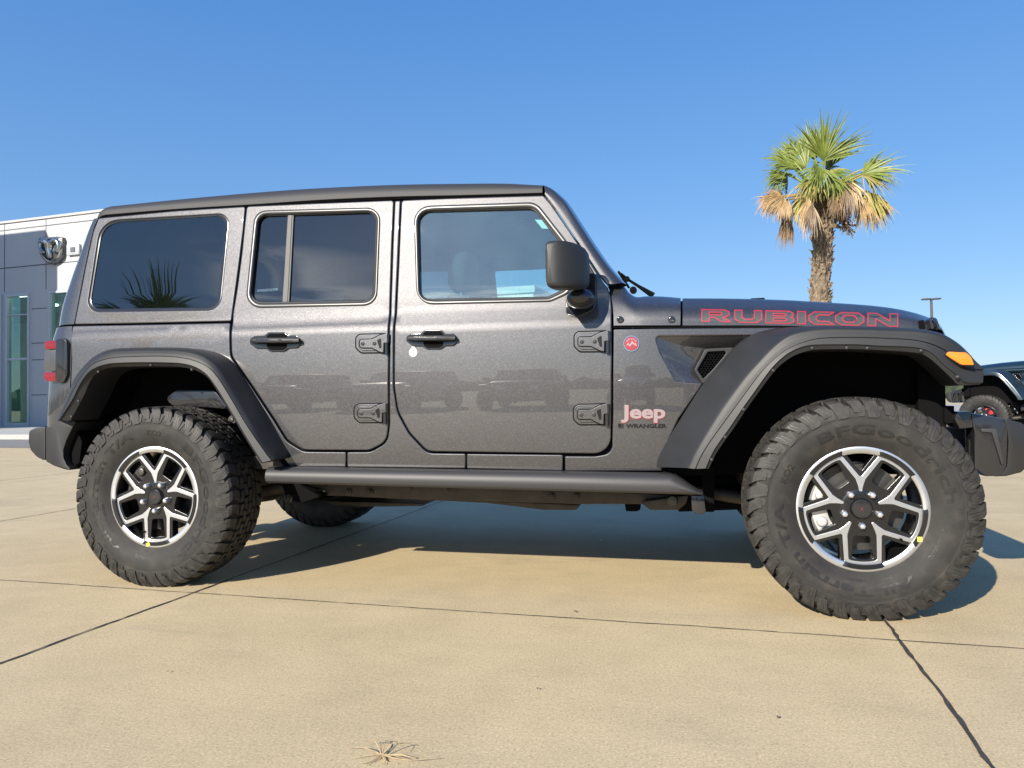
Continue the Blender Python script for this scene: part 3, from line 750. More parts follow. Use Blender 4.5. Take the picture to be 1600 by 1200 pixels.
mb = MB(); mb.lathe([(-.02, 1.2), (.13, 1.15), (.13, 1.0), (.10, .95), (.16, 0.02)], c=(PALM.location.x, PALM.location.y, 0), axis='Z', n=40); tag(mb.obj('planting_bed', M['walk'], smooth=30), kind='structure')
# ------------------------------------------------------------------ distant lamp post
lp = onY(1455, 468, 38); lpb = Vector((lp.x, lp.y, 0)); L_ = empty('lamp_post', lpb); ORG[0] = lpb; ROOT[0] = L_
tag(L_, 'distant lot lamp post with two flat lamp heads above the hood front', 'lamp post', 'lot lamp posts')
M['pole'] = simple('bronze_pole', (.06, .06, .06), .5)
mb = MB(); mb.tube([lpb, lp], [.09, .06], 10); mb.obj('pole', M['pole'], L_)
for s in (-1, 1):
    mb = MB(); mb.box((lp.x+s*.24-.19, lp.y-.17, lp.z-.01), (lp.x+s*.24+.19, lp.y+.17, lp.z+.06)); mb.box((lp.x+min(0, s*.2), lp.y-.04, lp.z+.0), (lp.x+max(0, s*.2), lp.y+.04, lp.z+.06)); mb.obj('lamp_head', M['pole'], L_, bev=.02)
ORG[0] = Vector((0, 0, 0)); ROOT[0] = None
l2 = copy_tree(L_); l2.location = (-13.5, -17, 0); l2.rotation_euler.z = 1.1; l2['label'] = 'lamp post behind the viewer, beyond the second palm'

# ================================================================== THE VEHICLE
CX = Vector((1.504, 0, 0)); car = empty('off_road_suv', CX); ORG[0] = CX.copy(); ROOT[0] = car
tag(car, 'grey four door off road vehicle filling the frame, red outlined hood lettering', 'car')
SLOT = 1.4                                                       # half gap between panels, in pixels
# --- front door
fd_out = [(627.5, 313, 5), (700, 310, 0), (780, 307.5, 0), (849, 305.5, 4), (860, 318, 6), (887, 357, 20), (912, 394, 30), (936, 432, 30), (948, 448, 20), (953.5, 462, 12), (955.5, 485, 20), (955.5, 560, 0), (954.8, 640, 0), (954, 708.8, 30),
          (900, 708.3, 0), (800, 707, 0), (668, 705, 22), (640, 675.5, 40), (622, 642, 40), (616.5, 605, 60), (616.2, 570, 60), (620, 480, 60), (624, 390, 30)]
fd_hole = rnd([(646, 322, 26), (838, 315.5, 24), (893, 386, 12), (905, 405, 16), (907, 432, 20), (888, 459, 24), (860, 471.5, 20), (651, 476, 26)], 7)
fd_gl = rnd([(653.5, 330.5, 18), (834, 325.5, 18), (884, 390, 10), (895, 407, 12), (896.5, 428, 14), (881, 452.5, 18), (857, 464.5, 16), (656.5, 468.5, 16)], 7)
def shrink(poly, d):
    q_ = np.array(dens(poly, 6.)); 
    if area(q_) < 0: q_ = q_[::-1]
    return [tuple(v) for v in inset(q_, d)[0]]
FD = panel('front_door', rnd(fd_out), [shrink(fd_hole, 2.0)], M['paint'], car, both=True)
FG = pane('window_glass', shrink(fd_gl, -3), M['clear'], FD, -.016, both=True)
ring_trim('window_frame', fd_hole, fd_gl, M['frame'], FD, 0, .006, both=True)
ring_trim('window_seal', shrink(fd_gl, -2.2), shrink(fd_gl, 1.2), M['seal'], FD, -.006, .002, both=True)
# --- rear door
rd_out = [(385.5, 322.5, 5), (500, 317.5, 0), (615, 313, 4), (611.5, 390, 40), (608.8, 480, 40), (606.6, 560, 60), (606.3, 665, 20), (603, 690, 22), (577, 703.3, 22), (474, 702.8, 26), (449, 687, 24), (430, 656, 40), (395, 603, 40), (362, 556, 24), (361.3, 520, 30), (364, 492, 20), (370.5, 452, 40), (378, 395, 40)]
rd_hole = rnd([(398, 329, 20), (594.5, 323.8, 20), (588.5, 477, 22), (382.5, 481.5, 22)], 7)
rd_gl = rnd([(404.5, 337, 14), (588.3, 331.5, 14), (583, 470, 16), (391, 473, 16)], 7)
RD = panel('rear_door', rnd(rd_out), [shrink(rd_hole, 2.)], M['paint'], car, both=True)
pane('window_glass', shrink(rd_gl, -3), M['tint'], RD, -.016, both=True)
ring_trim('window_frame', rd_hole, rd_gl, M['frame'], RD, 0, .006, both=True)
ring_trim('window_seal', shrink(rd_gl, -2.2), shrink(rd_gl, 1.2), M['seal'], RD, -.006, .002, both=True)
panel('window_divider', [(449.5, 334), (456.5, 334), (449, 474), (440.5, 474)], [], M['rail'], RD, off=-.006, b=.003, depth=.012, both=True)
panel('divider_seal', [(456.2, 334), (459, 334), (451.5, 474), (448.5, 474)], [], M['seal'], RD, off=-.008, b=.001, depth=.012, both=True)
# --- hard top side with the quarter window
qt_out = [(154, 341, 4), (275, 329.5, 0), (382.8, 322.8, 3), (379.5, 358, 30), (374.3, 400, 40), (367.3, 452, 30), (360.6, 501.5, 3), (240, 504.3, 0), (116.5, 506.6, 2), (133.5, 418, 40), (146, 361, 30)]
q_hole = rnd([(156, 344, 36), (360, 332, 17), (344.5, 485.5, 24), (133.5, 488.5, 18)], 8)
q_gl = rnd([(162, 349.5, 32), (354, 337.5, 15), (339, 479, 20), (141, 482, 14)], 8)
QT = panel('hardtop_side', rnd(qt_out), [shrink(q_hole, 1.)], M['paint'], car, both=True)
pane('quarter_window', shrink(q_gl, -4), M['tint'], QT, -.010, both=True)
ring_trim('window_seal', shrink(q_hole, .2), q_gl, M['gloss'], QT, -.007, .002, both=True)
# --- lower rear quarter, pillar between the doors, sills
ql = [(113.5, 509.5, 2), (240, 507.2, 0), (359.5, 504.6, 2), (358.4, 520, 20), (359, 557, 24), (392, 605, 40), (427.5, 658.5, 40), (447, 690, 24), (473, 706.2, 26), (540, 706.7, 2), (540, 729.5, 2), (452, 729, 4), (441, 712, 6), (404, 652, 20), (362, 590, 20), (335, 562, 14), (310, 553, 0), (200, 552, 20), (165, 558, 16), (140, 577, 14), (122, 605, 0), (100, 652, 2), (108, 650, 2), (110.5, 600, 0), (112, 560, 0)]
panel('rear_quarter', rnd(ql), [], M['paint'], car, both=True)
bp = [(617.2, 314, 1), (625.3, 313.6, 1), (621.7, 390, 30), (617.6, 480, 50), (614, 570, 50), (614.2, 606, 60), (620, 644, 40), (638, 677.5, 40), (667, 708.6, 22), (727, 709.3, 2), (727, 731.8, 2), (542.5, 729.7, 2), (542.5, 706.8, 2), (579, 706.6, 22), (605.5, 691.5, 22), (608.8, 665, 20), (609, 560, 60), (611, 480, 40), (613.8, 390, 40)]
panel('door_pillar', rnd(bp), [], M['paint'], car, both=True)
panel('sill', rnd([(729.5, 709.5, 2), (879, 711, 2), (879, 735.6, 2), (729.5, 732, 2)]), [], M['paint'], car, both=True)
# --- fender side with the scooped recess in front of the vent
T1, T2, VT, VC, VB, VL, LB = (1023, 525), (1172, 523.5), (1147, 543.5), (1103, 544.5), (1098, 599), (1085.5, 578), (1056, 596)
fe = [(883, 713.2, 2), (930, 713.4, 26), (956.6, 709, 26), (958, 640, 0), (958.6, 514.5, 2), (1060, 513.3, 0), (1238, 512.0, 1), (1206, 517.5, 4), (1180, 524.5, 2), T2+(0,), T1+(6,), (1031, 550, 30), LB+(5,), VB+(1,), (1060, 654, 0), (1036, 705, 20), (1034, 735.5, 2), (883, 735.8, 2)]
FE = panel('fender', rnd([v if len(v) == 3 else v+(0,) for v in fe]), [], M['paint'], car, both=True)
def Sd(p, d): return S(p[0], p[1], -d)
def recess():
    mb = MB()
    a, b, c, d, e, f, g = Sd(T1, .004), Sd(T2, .004), Sd((1160, 544), .055), Sd(VC, .055), Sd(VL, .050), Sd(VB, .028), Sd(LB, .006)
    G1 = []
    for s in np.linspace(0, 1, 9):                                # shelf under the top edge
        u = a.lerp(b, s); v = Vector(cr([a, Sd((1062, 539), .030), d, c], 8)[int(round(s*24))]); G1.append([u, u.lerp(v, .35)+Vector((0, -.004*0, 0)), u.lerp(v, .7), v])
    k = len(G1[0]); V = [p for r_ in G1 for p in r_]; F = [(i*k+j, (i+1)*k+j, (i+1)*k+j+1, i*k+j+1) for i in range(len(G1)-1) for j in range(k-1)]
    mb.add(V, F)
    edge1 = [Vector(p) for p in cr([a, Sd((1062, 539), .030), d], 8)]; edge2 = [Vector(p) for p in cr([a, Sd((1031, 550), .004), g], 8)]; edge3 = [Vector(p) for p in cr([d, e, f], 8)]
    # side face: between the left edge (a-g) and the vent edge (d-f)
    V = []; n = 16
    for i in range(n+1):
        t = i/n; l = edge2[i]; r_ = edge3[i]
        for j in range(9):
            s = j/8; base = l.lerp(r_, s); top = edge1[min(16, int(round(s*16)))]; w = (1-t)**2.2; p = base.lerp(top, w) if t < .999 else base
            if i == 0: p = top
            V.append(p)
    mb.add(V, [(i*9+j, (i+1)*9+j, (i+1)*9+j+1, i*9+j+1) for i in range(n) for j in range(8)])
    mb.add([f, g, Sd(VB, 0), Sd(LB, 0)], [(0, 1, 3, 2)])
    return mb.obj('fender_recess', M['paint'], FE, smooth=24, both=True)
recess()
vo = rnd([(1102, 545, 6), (1150, 542.5, 4), (1141, 556, 4), (1119, 580, 10), (1098.5, 600, 2), (1084.5, 578.5, 5)], 5)
vi = rnd([(1106, 549.5, 5), (1137, 548, 3), (1130, 558, 4), (1114, 577, 8), (1099, 592, 2), (1089.5, 578, 4)], 5)
VS = panel('vent', vo, [vi], M['trim'], FE, off=-.020, b=.003, depth=.012, grid=0, both=True)
panel('vent_backing', vi, [], M['black'], VS, off=-.045, b=.001, depth=.004, both=True)
mb = MB(); vin = np.array(vi)
for iy in range(14):                                              # honeycomb mesh of the vent
    for ix in range(14):
        cxp = 1086+ix*4.6+(iy % 2)*2.3; cyp = 546+iy*3.6
        if not inside(np.array([[cxp, cyp]]), vi)[0]: continue
        ring = [(cxp+2.5*math.cos(k*math.pi/3+.52), cyp+2.2*math.sin(k*math.pi/3+.52)) for k in range(6)]; inn = [(cxp+1.75*math.cos(k*math.pi/3+.52), cyp+1.5*math.sin(k*math.pi/3+.52)) for k in range(6)]
        mb.add([Sd(p, .028) for p in ring]+[Sd(p, .031) for p in inn]+[Sd(p, .040) for p in inn], [(k, (k+1) % 6, (k+1) % 6+6, k+6) for k in range(6)]+[(k+6, (k+1) % 6+6, (k+1) % 6+12, k+12) for k in range(6)])
mb.obj('vent_mesh', M['gloss'], VS, both=True)
# --- cowl and hood
def SY(px, py, off=0., dy=0.):
    p = S(px, py, off); return onY(px, py, p.y+dy)
def crown(row, zc=.022, k=5):
    """continue a row from its silhouette point to the centre line"""
    T = row[-1]; out = list(row); r0 = row[-2]
    for i in range(1, k+1):
        t = i/k; out.append(Vector((T.x, T.y*(1-t), T.z+zc*(1-(1-t)**2))))
    return out
G = []
for st, dy in (([(959, 508.6), (958.2, 485), (955.2, 465), (950, 447.5)], .05), ([(972, 508.4), (971.5, 486), (969, 466), (973, 447)], .06), ([(984, 508.3), (983, 488), (979, 470), (982.5, 457)], .075), ([(996, 508.2), (994, 491), (992, 477), (994, 464)], .09),
               ([(1010, 508.2), (1009, 493), (1008, 478), (1010, 463)], .10), ([(1035, 508.2), (1035, 493), (1035, 478), (1035, 463.3)], .105), ([(1063, 508.1), (1063.3, 493), (1063.5, 478), (1063.6, 465.6)], .105)):
    row = [SY(*st[0], -.002), SY(*st[1], -.003), SY(*st[2], -.014), SY(*st[3], 0, dy)]
    c = [Vector(p) for p in cr(row, 4)]; G.append(crown(c, .02, 6))
COWL = gridmesh('cowl', G, M['paint'], car, smooth=179, both=True, sub=(4, 1))
HP = [(1066.6, 466.2), (1120, 466.3), (1177, 467.3), (1230, 469), (1265, 471), (1310, 473.7), (1340, 475.7), (1370, 478.3), (1400, 482.4), (1426, 488), (1447, 494.5), (1460, 500), (1469.5, 508), (1474, 515)]
G = []
for i, (x, y) in enumerate(HP):
    yb = 508.4 if x < 1200 else 508.4+(x-1200)*.028; xb = x if x < 1440 else 1440+(x-1440)*.93
    e = 0 if x < 1420 else ((x-1420)/54)**2
    row = [SY(xb, yb, -.008-.03*e), SY(xb+(x-xb)*.4, yb+(y-yb)*.30, -.010-.03*e), SY(xb+(x-xb)*.7, yb+(y-yb)*.62, -.026-.04*e), SY(x, y, 0, .105+.05*e)]
    c = [Vector(p) for p in cr(row, 5)]; G.append(crown(c, .03-.015*e, 7))
last = G[-1]; G.append([p+Vector((.012, 0, -.035)) for p in last]); G.append([p+Vector((.008, 0, -.085)) for p in last])
HOOD = gridmesh('hood', G, M['paint'], car, smooth=179, both=False, sub=(4, 1))
# far half of the hood, mirrored into the same mesh
bm = bmesh.new(); bm.from_mesh(HOOD.data); g2 = bmesh.ops.duplicate(bm, geom=bm.verts[:]+bm.faces[:])
vv = [e for e in g2['geom'] if isinstance(e, bmesh.types.BMVert)]
for v in vv: v.co.y = -v.co.y
bmesh.ops.reverse_faces(bm, faces=[e for e in g2['geom'] if isinstance(e, bmesh.types.BMFace)]); bm.to_mesh(HOOD.data); bm.free()
mb = MB()
for (x, y) in ((969, 499.5), (1049.5, 499.5)):
    p = S(x, y, -.004); mb.lathe([(-.002, .0145), (.005, .0145), (.007, .011), (.007, .0085), (.002, .007), (.002, 0)], c=p, n=20)
mb.obj('cowl_bolt', M['gloss'], COWL)
# hood latch and bump stop
bh = bvh_of([HOOD])
def onb(px, py, bv, off=0.):
    d = ray(px, py).normalized(); h = bv.ray_cast(CAM, d); 
    if h[0] is None: return None, None
    n = h[1] if h[1].dot(d) < 0 else -h[1]; return h[0]+n*off, n
decal('hood_latch_base', [rnd([(1444, 499, 4), (1462, 501.5, 5), (1468, 519, 3), (1449, 517, 4)])], M['gloss'], HOOD, bh, .006, 5, .008)
decal('hood_latch', [rnd([(1434, 502, 2), (1443, 501, 2), (1446, 514.5, 2), (1436, 513.5, 2)])], M['black'], HOOD, bh, .003, 5, .004)
o = decal('hood_latch_loop', [rnd([(1447, 500.5, 4), (1459, 502, 4), (1465, 517.5, 3), (1452, 516.5, 4)]), rnd([(1451, 503.5, 3), (1457, 504.5, 3), (1461, 515, 2), (1455, 514.5, 3)])], M['rail'], HOOD, bh, .016, 5, .010)
mb = MB(); p = onY(1185, 467, -.45); mb.box((p.x-.035, -.47, p.z-.03), (p.x+.025, -.43, p.z+.002)); mb.obj('washer_nozzle', M['black'], HOOD, bev=.004)
# hood lettering
GL = {'R': ([[(0, 0), (0, 1), (.82, 1), (.98, .84), (.98, .58), (.86, .42), (.74, .38), (1.05, 0), (.72, 0), (.46, .34), (.27, .34), (.27, 0)], [(.27, .58), (.27, .78), (.66, .78), (.72, .72), (.72, .64), (.66, .58)]]),
      'U': [[(0, 1), (.27, 1), (.27, .42), (.37, .25), (.63, .25), (.73, .42), (.73, 1), (1, 1), (1, .28), (.82, 0), (.18, 0), (0, .28)]],
      'B': [[(0, 0), (0, 1), (.84, 1), (.98, .86), (.98, .64), (.9, .53), (1, .4), (1, .16), (.86, 0)], [(.28, .62), (.28, .79), (.67, .79), (.72, .705), (.67, .62)], [(.28, .21), (.28, .41), (.70, .41), (.75, .31), (.70, .21)]],
      'I': [[(0, 0), (0, 1), (1, 1), (1, 0)]],
      'C': [[(.22, 1), (1, 1), (.80, .76), (.39, .76), (.29, .61), (.29, .39), (.39, .24), (.80, .24), (1, 0), (.22, 0), (0, .29), (0, .71)]],
      'O': [[(.2, 1), (.8, 1), (1, .71), (1, .29), (.8, 0), (.2, 0), (0, .29), (0, .71)], [(.37, .76), (.26, .61), (.26, .39), (.37, .24), (.63, .24), (.74, .39), (.74, .61), (.63, .76)]],
      'N': [[(0, 0), (0, 1), (.3, 1), (.74, .43), (.74, 1), (1, 1), (1, 0), (.70, 0), (.26, .57), (.26, 0)]]}
top_ = lambda x: 484.2+(x-1096)*(491.2-484.2)/306+1.6*((x-1096)/306)*(1-(x-1096)/306)*-1
bot_ = lambda x: 501.8+(x-1096)*(510.0-501.8)/306
fills = []; lines = []
for ch, x0, x1 in (('R', 1096.5, 1140), ('U', 1148, 1190), ('B', 1196.5, 1240), ('I', 1246, 1258.5), ('C', 1264, 1303), ('O', 1305.5, 1349.5), ('N', 1356, 1402.5)):
    L = [[(x0+gx*(x1-x0), bot_(x0+gx*(x1-x0))+(top_(x0+gx*(x1-x0))-bot_(x0+gx*(x1-x0)))*gy) for gx, gy in lp] for lp in GL[ch]]
    fills.append(decal('f', L, M['decaldark'], HOOD, bh, .0010, 5))
    for k, lp in enumerate(L):
        q_ = np.array(lp); 
        if area(q_) < 0: q_ = q_[::-1]
        qd = np.array(dens(q_, 3.)); w = .95
        lines.append(decal('l', [list(inset(qd, -w)[0]), list(inset(qd, w*.75)[0])], M['pinkred'], HOOD, bh, .0016, 0))
merge(fills, 'hood_lettering'); merge(lines, 'lettering_outline')
# --- windscreen frame, pillar to pillar
sr = [(851.5, 303.5), (861, 315.5), (873, 332), (888.5, 355), (913.5, 392.5), (938, 429.5), (949, 443.5)]
so_ = [(851.5, 290.6), (864, 296), (877, 307), (889.5, 322), (927, 380), (952, 415.5), (976.5, 443.5)]
G = []
for (a, b) in zip(cr(sr, 4), cr(so_, 4)):
    p0 = S(a[0], a[1], -.002); s_ = S(a[0], a[1], -.03); o_ = onY(b[0], b[1], p0.y+.070)
    m0 = S(a[0]+(b[0]-a[0])*.45, a[1]+(b[1]-a[1])*.45, -.003); m1 = Vector((m0.x*.3+o_.x*.7, p0.y+.022, m0.z*.3+o_.z*.7)); 
    G.append([s_]+[Vector(v) for v in cr([p0, m0, m1, o_, o_+Vector((.004, .05, .0)), o_+Vector((-.03, .055, -.015))], 4)])
WF = gridmesh('windscreen_frame', G, M['paint'], car, smooth=60, both=True)
tl_, bl_ = G[0][-6], G[-1][-6]
mb = MB(); d = (G[0][-9]-G[-1][-9])
hp = [Vector((tl_.x-.02, tl_.y+.0, tl_.z-.06)), Vector((tl_.x, tl_.y, tl_.z))]
mb.add([hp[0], hp[1], Vector((hp[1].x, -hp[1].y, hp[1].z)), Vector((hp[0].x, -hp[0].y, hp[0].z)), hp[1]+Vector((-.10, 0, .012)), Vector((hp[1].x-.10, -hp[1].y, hp[1].z+.012))], [(0, 1, 2, 3), (1, 4, 5, 2)])
mb.obj('header', M['paint'], WF)
mb = MB(); mb.add([hp[0]+Vector((-.01, 0, .0)), Vector((hp[0].x-.01, -hp[0].y, hp[0].z)), Vector((bl_.x-.02, -bl_.y, bl_.z-.02)), Vector((bl_.x-.02, bl_.y, bl_.z-.02))], [(0, 1, 2, 3)])
mb.obj('windscreen', M['clear'], WF, smooth=None)
mb = MB()                                                         # wiper and its washer bracket
w0, w1, w2 = onY(970, 427, -.50), onY(980, 436, -.48), onY(1021, 462, -.46)
mb.tube([w0, w1], [.004, .007], 6); mb.tube([w1, w1.lerp(w2, .4), w2], [.006, .007, .014], 8); mb.tube([onY(966, 424, -.50), onY(983, 450, -.47)], .006, 6)
mb.lathe([(-.012, .001), (-.012, .012), (.012, .012), (.012, .001)], c=w1, n=12); mb.lathe([(-.012, .001), (-.012, .016), (.012, .016), (.012, .001)], c=onY(989.5, 453.5, -.52), n=14)
mb.obj('wiper', M['black'], car)
# --- roof
gut = [(166, 335.2), (280, 326), (397, 319), (500, 312), (615, 307), (725, 304.6), (846, 301)]
sil = [(164, 322.8), (280, 310.5), (400, 299.3), (490, 292.8), (615, 287.2), (725, 285.6), (800, 286), (849, 290.2)]
gw = [S(*p, -.004) for p in cr(gut, 6)]; sw = [onY(p[0], p[1], -.60) for p in cr(sil, 6)]
gx = np.array([p.x for p in gw]); gz = np.array([p.z for p in gw]); sx = np.array([p.x for p in sw]); sz = np.array([p.z for p in sw])
X0, X1 = gx[0]-.004, gx[-1]+.004; G = []
for t in np.linspace(0, 1, 30):
    x = X0+(X1-X0)*t; zg = np.interp(x, gx, gz); zs = np.interp(x, sx, sz)-.008; yg = -(Yh(x, zg)-.004)
    row = [Vector((x, yg+.022, zg-.004)), Vector((x, yg, zg))]
    for a in np.linspace(.06, 1, 9):
        th = a*math.pi/2; row.append(Vector((x, yg+(1-math.cos(th))*.125, zg+.010+(zs-zg-.010)*math.sin(th)**.92)))
    G.append(crown(row, .03, 8))
r0 = G[0]
for dx_, dy_, dz_ in ((-.022, .001, -.003), (-.042, .004, -.011), (-.058, .010, -.026), (-.070, .018, -.052), (-.078, .03, -.10)): G.insert(0, [Vector((p.x+dx_, min(0, p.y+dy_), min(p.z+dz_, p.z) if p.z+dz_ > r0[0].z-.07 else r0[0].z-.07)) for p in r0])
G.insert(0, [Vector((X0-.082, min(0, p.y+.03), r0[0].z-.11)) for p in r0])
gridmesh('roof', G, M['roofp'], car, smooth=50, both=True)
mb = MB(); mb.add([Vector((x, s*Yh(x, 1.74)*.93, 1.72 if x > 1.4 else 1.745)) for x in (X0+.06, X1-.05) for s in (-1, 1)], [(0, 1, 3, 2)]); mb.obj('headliner', M['liner'], car, smooth=None)
G = []
for t in np.linspace(0, 1, 12):
    x = X0-.05+(X1-X0+.04)*t; zg = np.interp(x, gx, gz); yg = -(Yh(x, zg)-.004); G.append([Vector((x, yg+.042, zg-.060)), Vector((x, yg+.026, zg+.012)), Vector((x, yg+.13, zg+.040)), Vector((x, 0, zg+.05))])
gridmesh('roof_lining', G, M['liner'], car, both=True)
# --- rear corners and rear face
up_in = [(153.3, 340.5), (145.2, 361), (132.8, 417), (124, 462), (115.5, 506.5)]; up_out = [(163, 323.5), (152, 327.5), (145, 339), (137, 362), (125, 400), (112.5, 440), (103, 478), (100.5, 506.5)]
lo_in = [(112.6, 509.6), (111.5, 560), (109.5, 600), (106, 668)]; lo_out = [(99, 509.8), (95.8, 520), (94, 560), (90.5, 610), (87.5, 670)]
def corner(name, a, b, m):
    A = [S(*p, -.002) for p in cr(a, 6)]; B = [onY(p[0], p[1], -.66) for p in cr(b, 6)]
    bz = np.array([p.z for p in B])[::-1]; bx = np.array([p.x for p in B])[::-1]; G = []
    for p in A:
        xr = float(np.interp(p.z, bz, bx)); row = [p+Vector((0, .03, 0)), p]
        for t in np.linspace(.12, 1, 7):
            th = t*math.pi/2; row.append(Vector((p.x+(xr-p.x)*math.sin(th), p.y+.11*(1-math.cos(th)), p.z)))
        row.append(Vector((xr, p.y*.5, p.z))); row.append(Vector((xr, 0, p.z))); G.append(row)
    return gridmesh(name, G, m, car, smooth=50, both=True)
corner('hardtop_corner', up_in, up_out, M['paint']); corner('body_corner', lo_in, lo_out, M['paint'])
# --- inner body behind the gaps, floor, bays
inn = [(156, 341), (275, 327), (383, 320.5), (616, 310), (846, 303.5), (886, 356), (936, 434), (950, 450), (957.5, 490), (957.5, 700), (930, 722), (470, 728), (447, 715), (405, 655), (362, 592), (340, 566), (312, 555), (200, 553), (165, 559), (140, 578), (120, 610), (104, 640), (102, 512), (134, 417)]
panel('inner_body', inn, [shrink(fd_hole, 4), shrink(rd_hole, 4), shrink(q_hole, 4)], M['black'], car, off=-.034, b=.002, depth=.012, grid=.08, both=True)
mb = MB(); mb.box((-.62, -.72, .52), (2.25, .72, .58)); mb.obj('floor_pan', M['under'], car)
mb = MB(); mb.box((2.12, -.55, .50), (3.40, .55, 1.09)); mb.box((2.05, -.70, .58), (2.13, .70, 1.12)); mb.box((3.30, -.60, .62), (3.40, .60, 1.06)); mb.obj('engine_bay', M['black'], car)
mb = MB(); mb.box((-.60, -.56, .58), (.62, .56, 1.10)); mb.obj('load_floor', M['black'], car)
# fender cowling strip beneath the hood edge, so nothing shows through
G = []
for x in np.linspace(958, 1456, 26):
    y = 508.6 if x < 1200 else 508.6+(x-1200)*.03; G.append([SY(x, y+3.5, -.008), SY(x, y-2, -.02), SY(x, y-2, 0, .2)])
gridmesh('hood_gutter', G, M['black'], car, both=True)
# --- grille and headlamps
mb = MB(); gx_ = 3.40
mb.box((gx_-.05, -.53, .74), (gx_, .53, 1.075)); GR = mb.obj('grille', M['paint'], car, bev=.02)
mb = MB()
for k in range(7): y = (k-3)*.085; mb.box((gx_-.004, y-.026, .80), (gx_+.004, y+.026, 1.02))
mb.obj('grille_slot', M['black'], GR, bev=.006)
for s in (-1, 1):
    mb = MB(); mb.lathe([(.0, .105), (.022, .105), (.03, .095), (.018, .088), (.03, .04), (.034, .0)], c=(gx_, s*.41, .93), axis='X', n=32); mb.obj('headlamp', M['lamp'], GR)
# --- wheel arch flares, lofted between rails measured along the arch
def rail(pts, Y, cen, n):
    """sample a pixel polyline by angle about cen; Y = depth or None for the body side"""
    p = np.array(cr(pts, 4)); a = np.arctan2(-(p[:, 1]-cen[1]), p[:, 0]-cen[0]); a = np.unwrap(a)
    if a[-1] > a[0]: a = a[::-1]; p = p[::-1]
    d = np.r_[0, np.cumsum(np.hypot(*np.diff(p, axis=0).T))]; t = np.linspace(a[0], a[-1], n); o = np.argsort(a)
    out = []
    for th in t:
        x = np.interp(th, a[o], p[o, 0]); y = np.interp(th, a[o], p[o, 1])
        out.append(S(x, y, .001) if Y is None else onY(x, y, Y(x) if callable(Y) else Y))
    return out
def flare(cen, rails, n, name='fender_flare'):
    Rr = [rail(p, Y, cen, n) for p, Y in rails]
    return [[r_[i] for r_ in Rr] for i in range(n)]
def flare_mesh(G, prof_, both=True):
    """G rows: body edge, crest, groove, lip, underside"""
    rows = []
    for g in G:
        r0, c, gr, lip, un = g
        tow = (c-r0); mid = r0.lerp(c, .5)+Vector((0, 0, 0)); out = []
        out += [r0+Vector((0, .02, 0)), r0]
        cs = cr([r0, r0.lerp(c, .55)+(c-gr)*.10, c+(gr-c)*.10, c.lerp(gr, .55)+Vector((0, -.004, 0)), gr], 4)
        out += [Vector(v) for v in cs[1:]]
        gd = (lip-gr); 
        out += [gr+gd*.02+Vector((0, .007, 0)), gr+gd*.09+Vector((0, .007, 0)), gr+gd*.11, lip+(gr-lip)*.08, lip, lip+Vector((0, .006, 0)), un, un+Vector((0, .02, 0)), un+Vector((0, .17, 0))]
        rows.append(out)
    a = [p.lerp(Vector((p.x, p.y+.16, p.z)), 1) if p.y < -.85 else p+Vector((0, .05, 0)) for p in rows[0]]; b = [Vector((p.x, p.y+.22, p.z)) for p in rows[-1]]
    rows = [a]+rows+[b]
    return gridmesh('fender_flare', rows, M['trim'], car, smooth=32, both=both)
cf = (1345, 720)
fyf = lambda Y: (lambda x: Y+max(0, (x-1450)/86)**2*.05)
FR_r0 = [(1026, 730), (1029, 714), (1050, 676), (1080, 628), (1100, 598), (1126, 567), (1148, 541.5), (1172, 524), (1200, 515), (1240, 511), (1300, 511), (1360, 512), (1410, 514), (1445, 518), (1470, 526), (1490, 540), (1506, 560), (1515, 585)]
FR_c = [(1070, 731), (1082, 704), (1102, 670), (1122, 638), (1142, 610), (1162, 584), (1184, 560), (1206, 538), (1232, 520), (1262, 513), (1300, 510.6), (1356, 511.6), (1394, 513), (1431, 514.4), (1459, 518), (1476, 523), (1497, 535), (1513, 549), (1523, 560), (1537, 575)]
FR_g = [(1086, 732.5), (1094, 714), (1106, 694), (1126, 666), (1148, 636), (1170, 606), (1190, 580), (1210, 560), (1236, 542), (1270, 530), (1300, 527), (1340, 526.6), (1375, 527.5), (1422, 530), (1450, 535), (1469, 542.5), (1480, 549), (1492, 562), (1510, 575), (1537, 577)]
FR_l = [(1102, 732), (1116, 702), (1140, 668), (1160, 638), (1180, 610), (1200, 582), (1216, 564), (1236, 549), (1260, 540), (1290, 538), (1340, 538), (1375, 540), (1422, 541.6), (1446, 546), (1459, 554), (1474, 569), (1497, 587.5), (1508, 597), (1536, 598)]
FR_u = [(1107, 733), (1121, 705), (1145, 671), (1165, 641), (1185, 613), (1205, 586), (1221, 569), (1242, 555), (1268, 547), (1300, 545.5), (1340, 545.5), (1375, 547), (1431, 551), (1450, 558), (1469, 574), (1487, 591), (1499, 601.5), (1530, 601)]
Gf = flare(cf, [(FR_r0, None), (FR_c, fyf(-.925)), (FR_g, fyf(-.944)), (FR_l, fyf(-.950)), (FR_u, fyf(-.935))], 90)
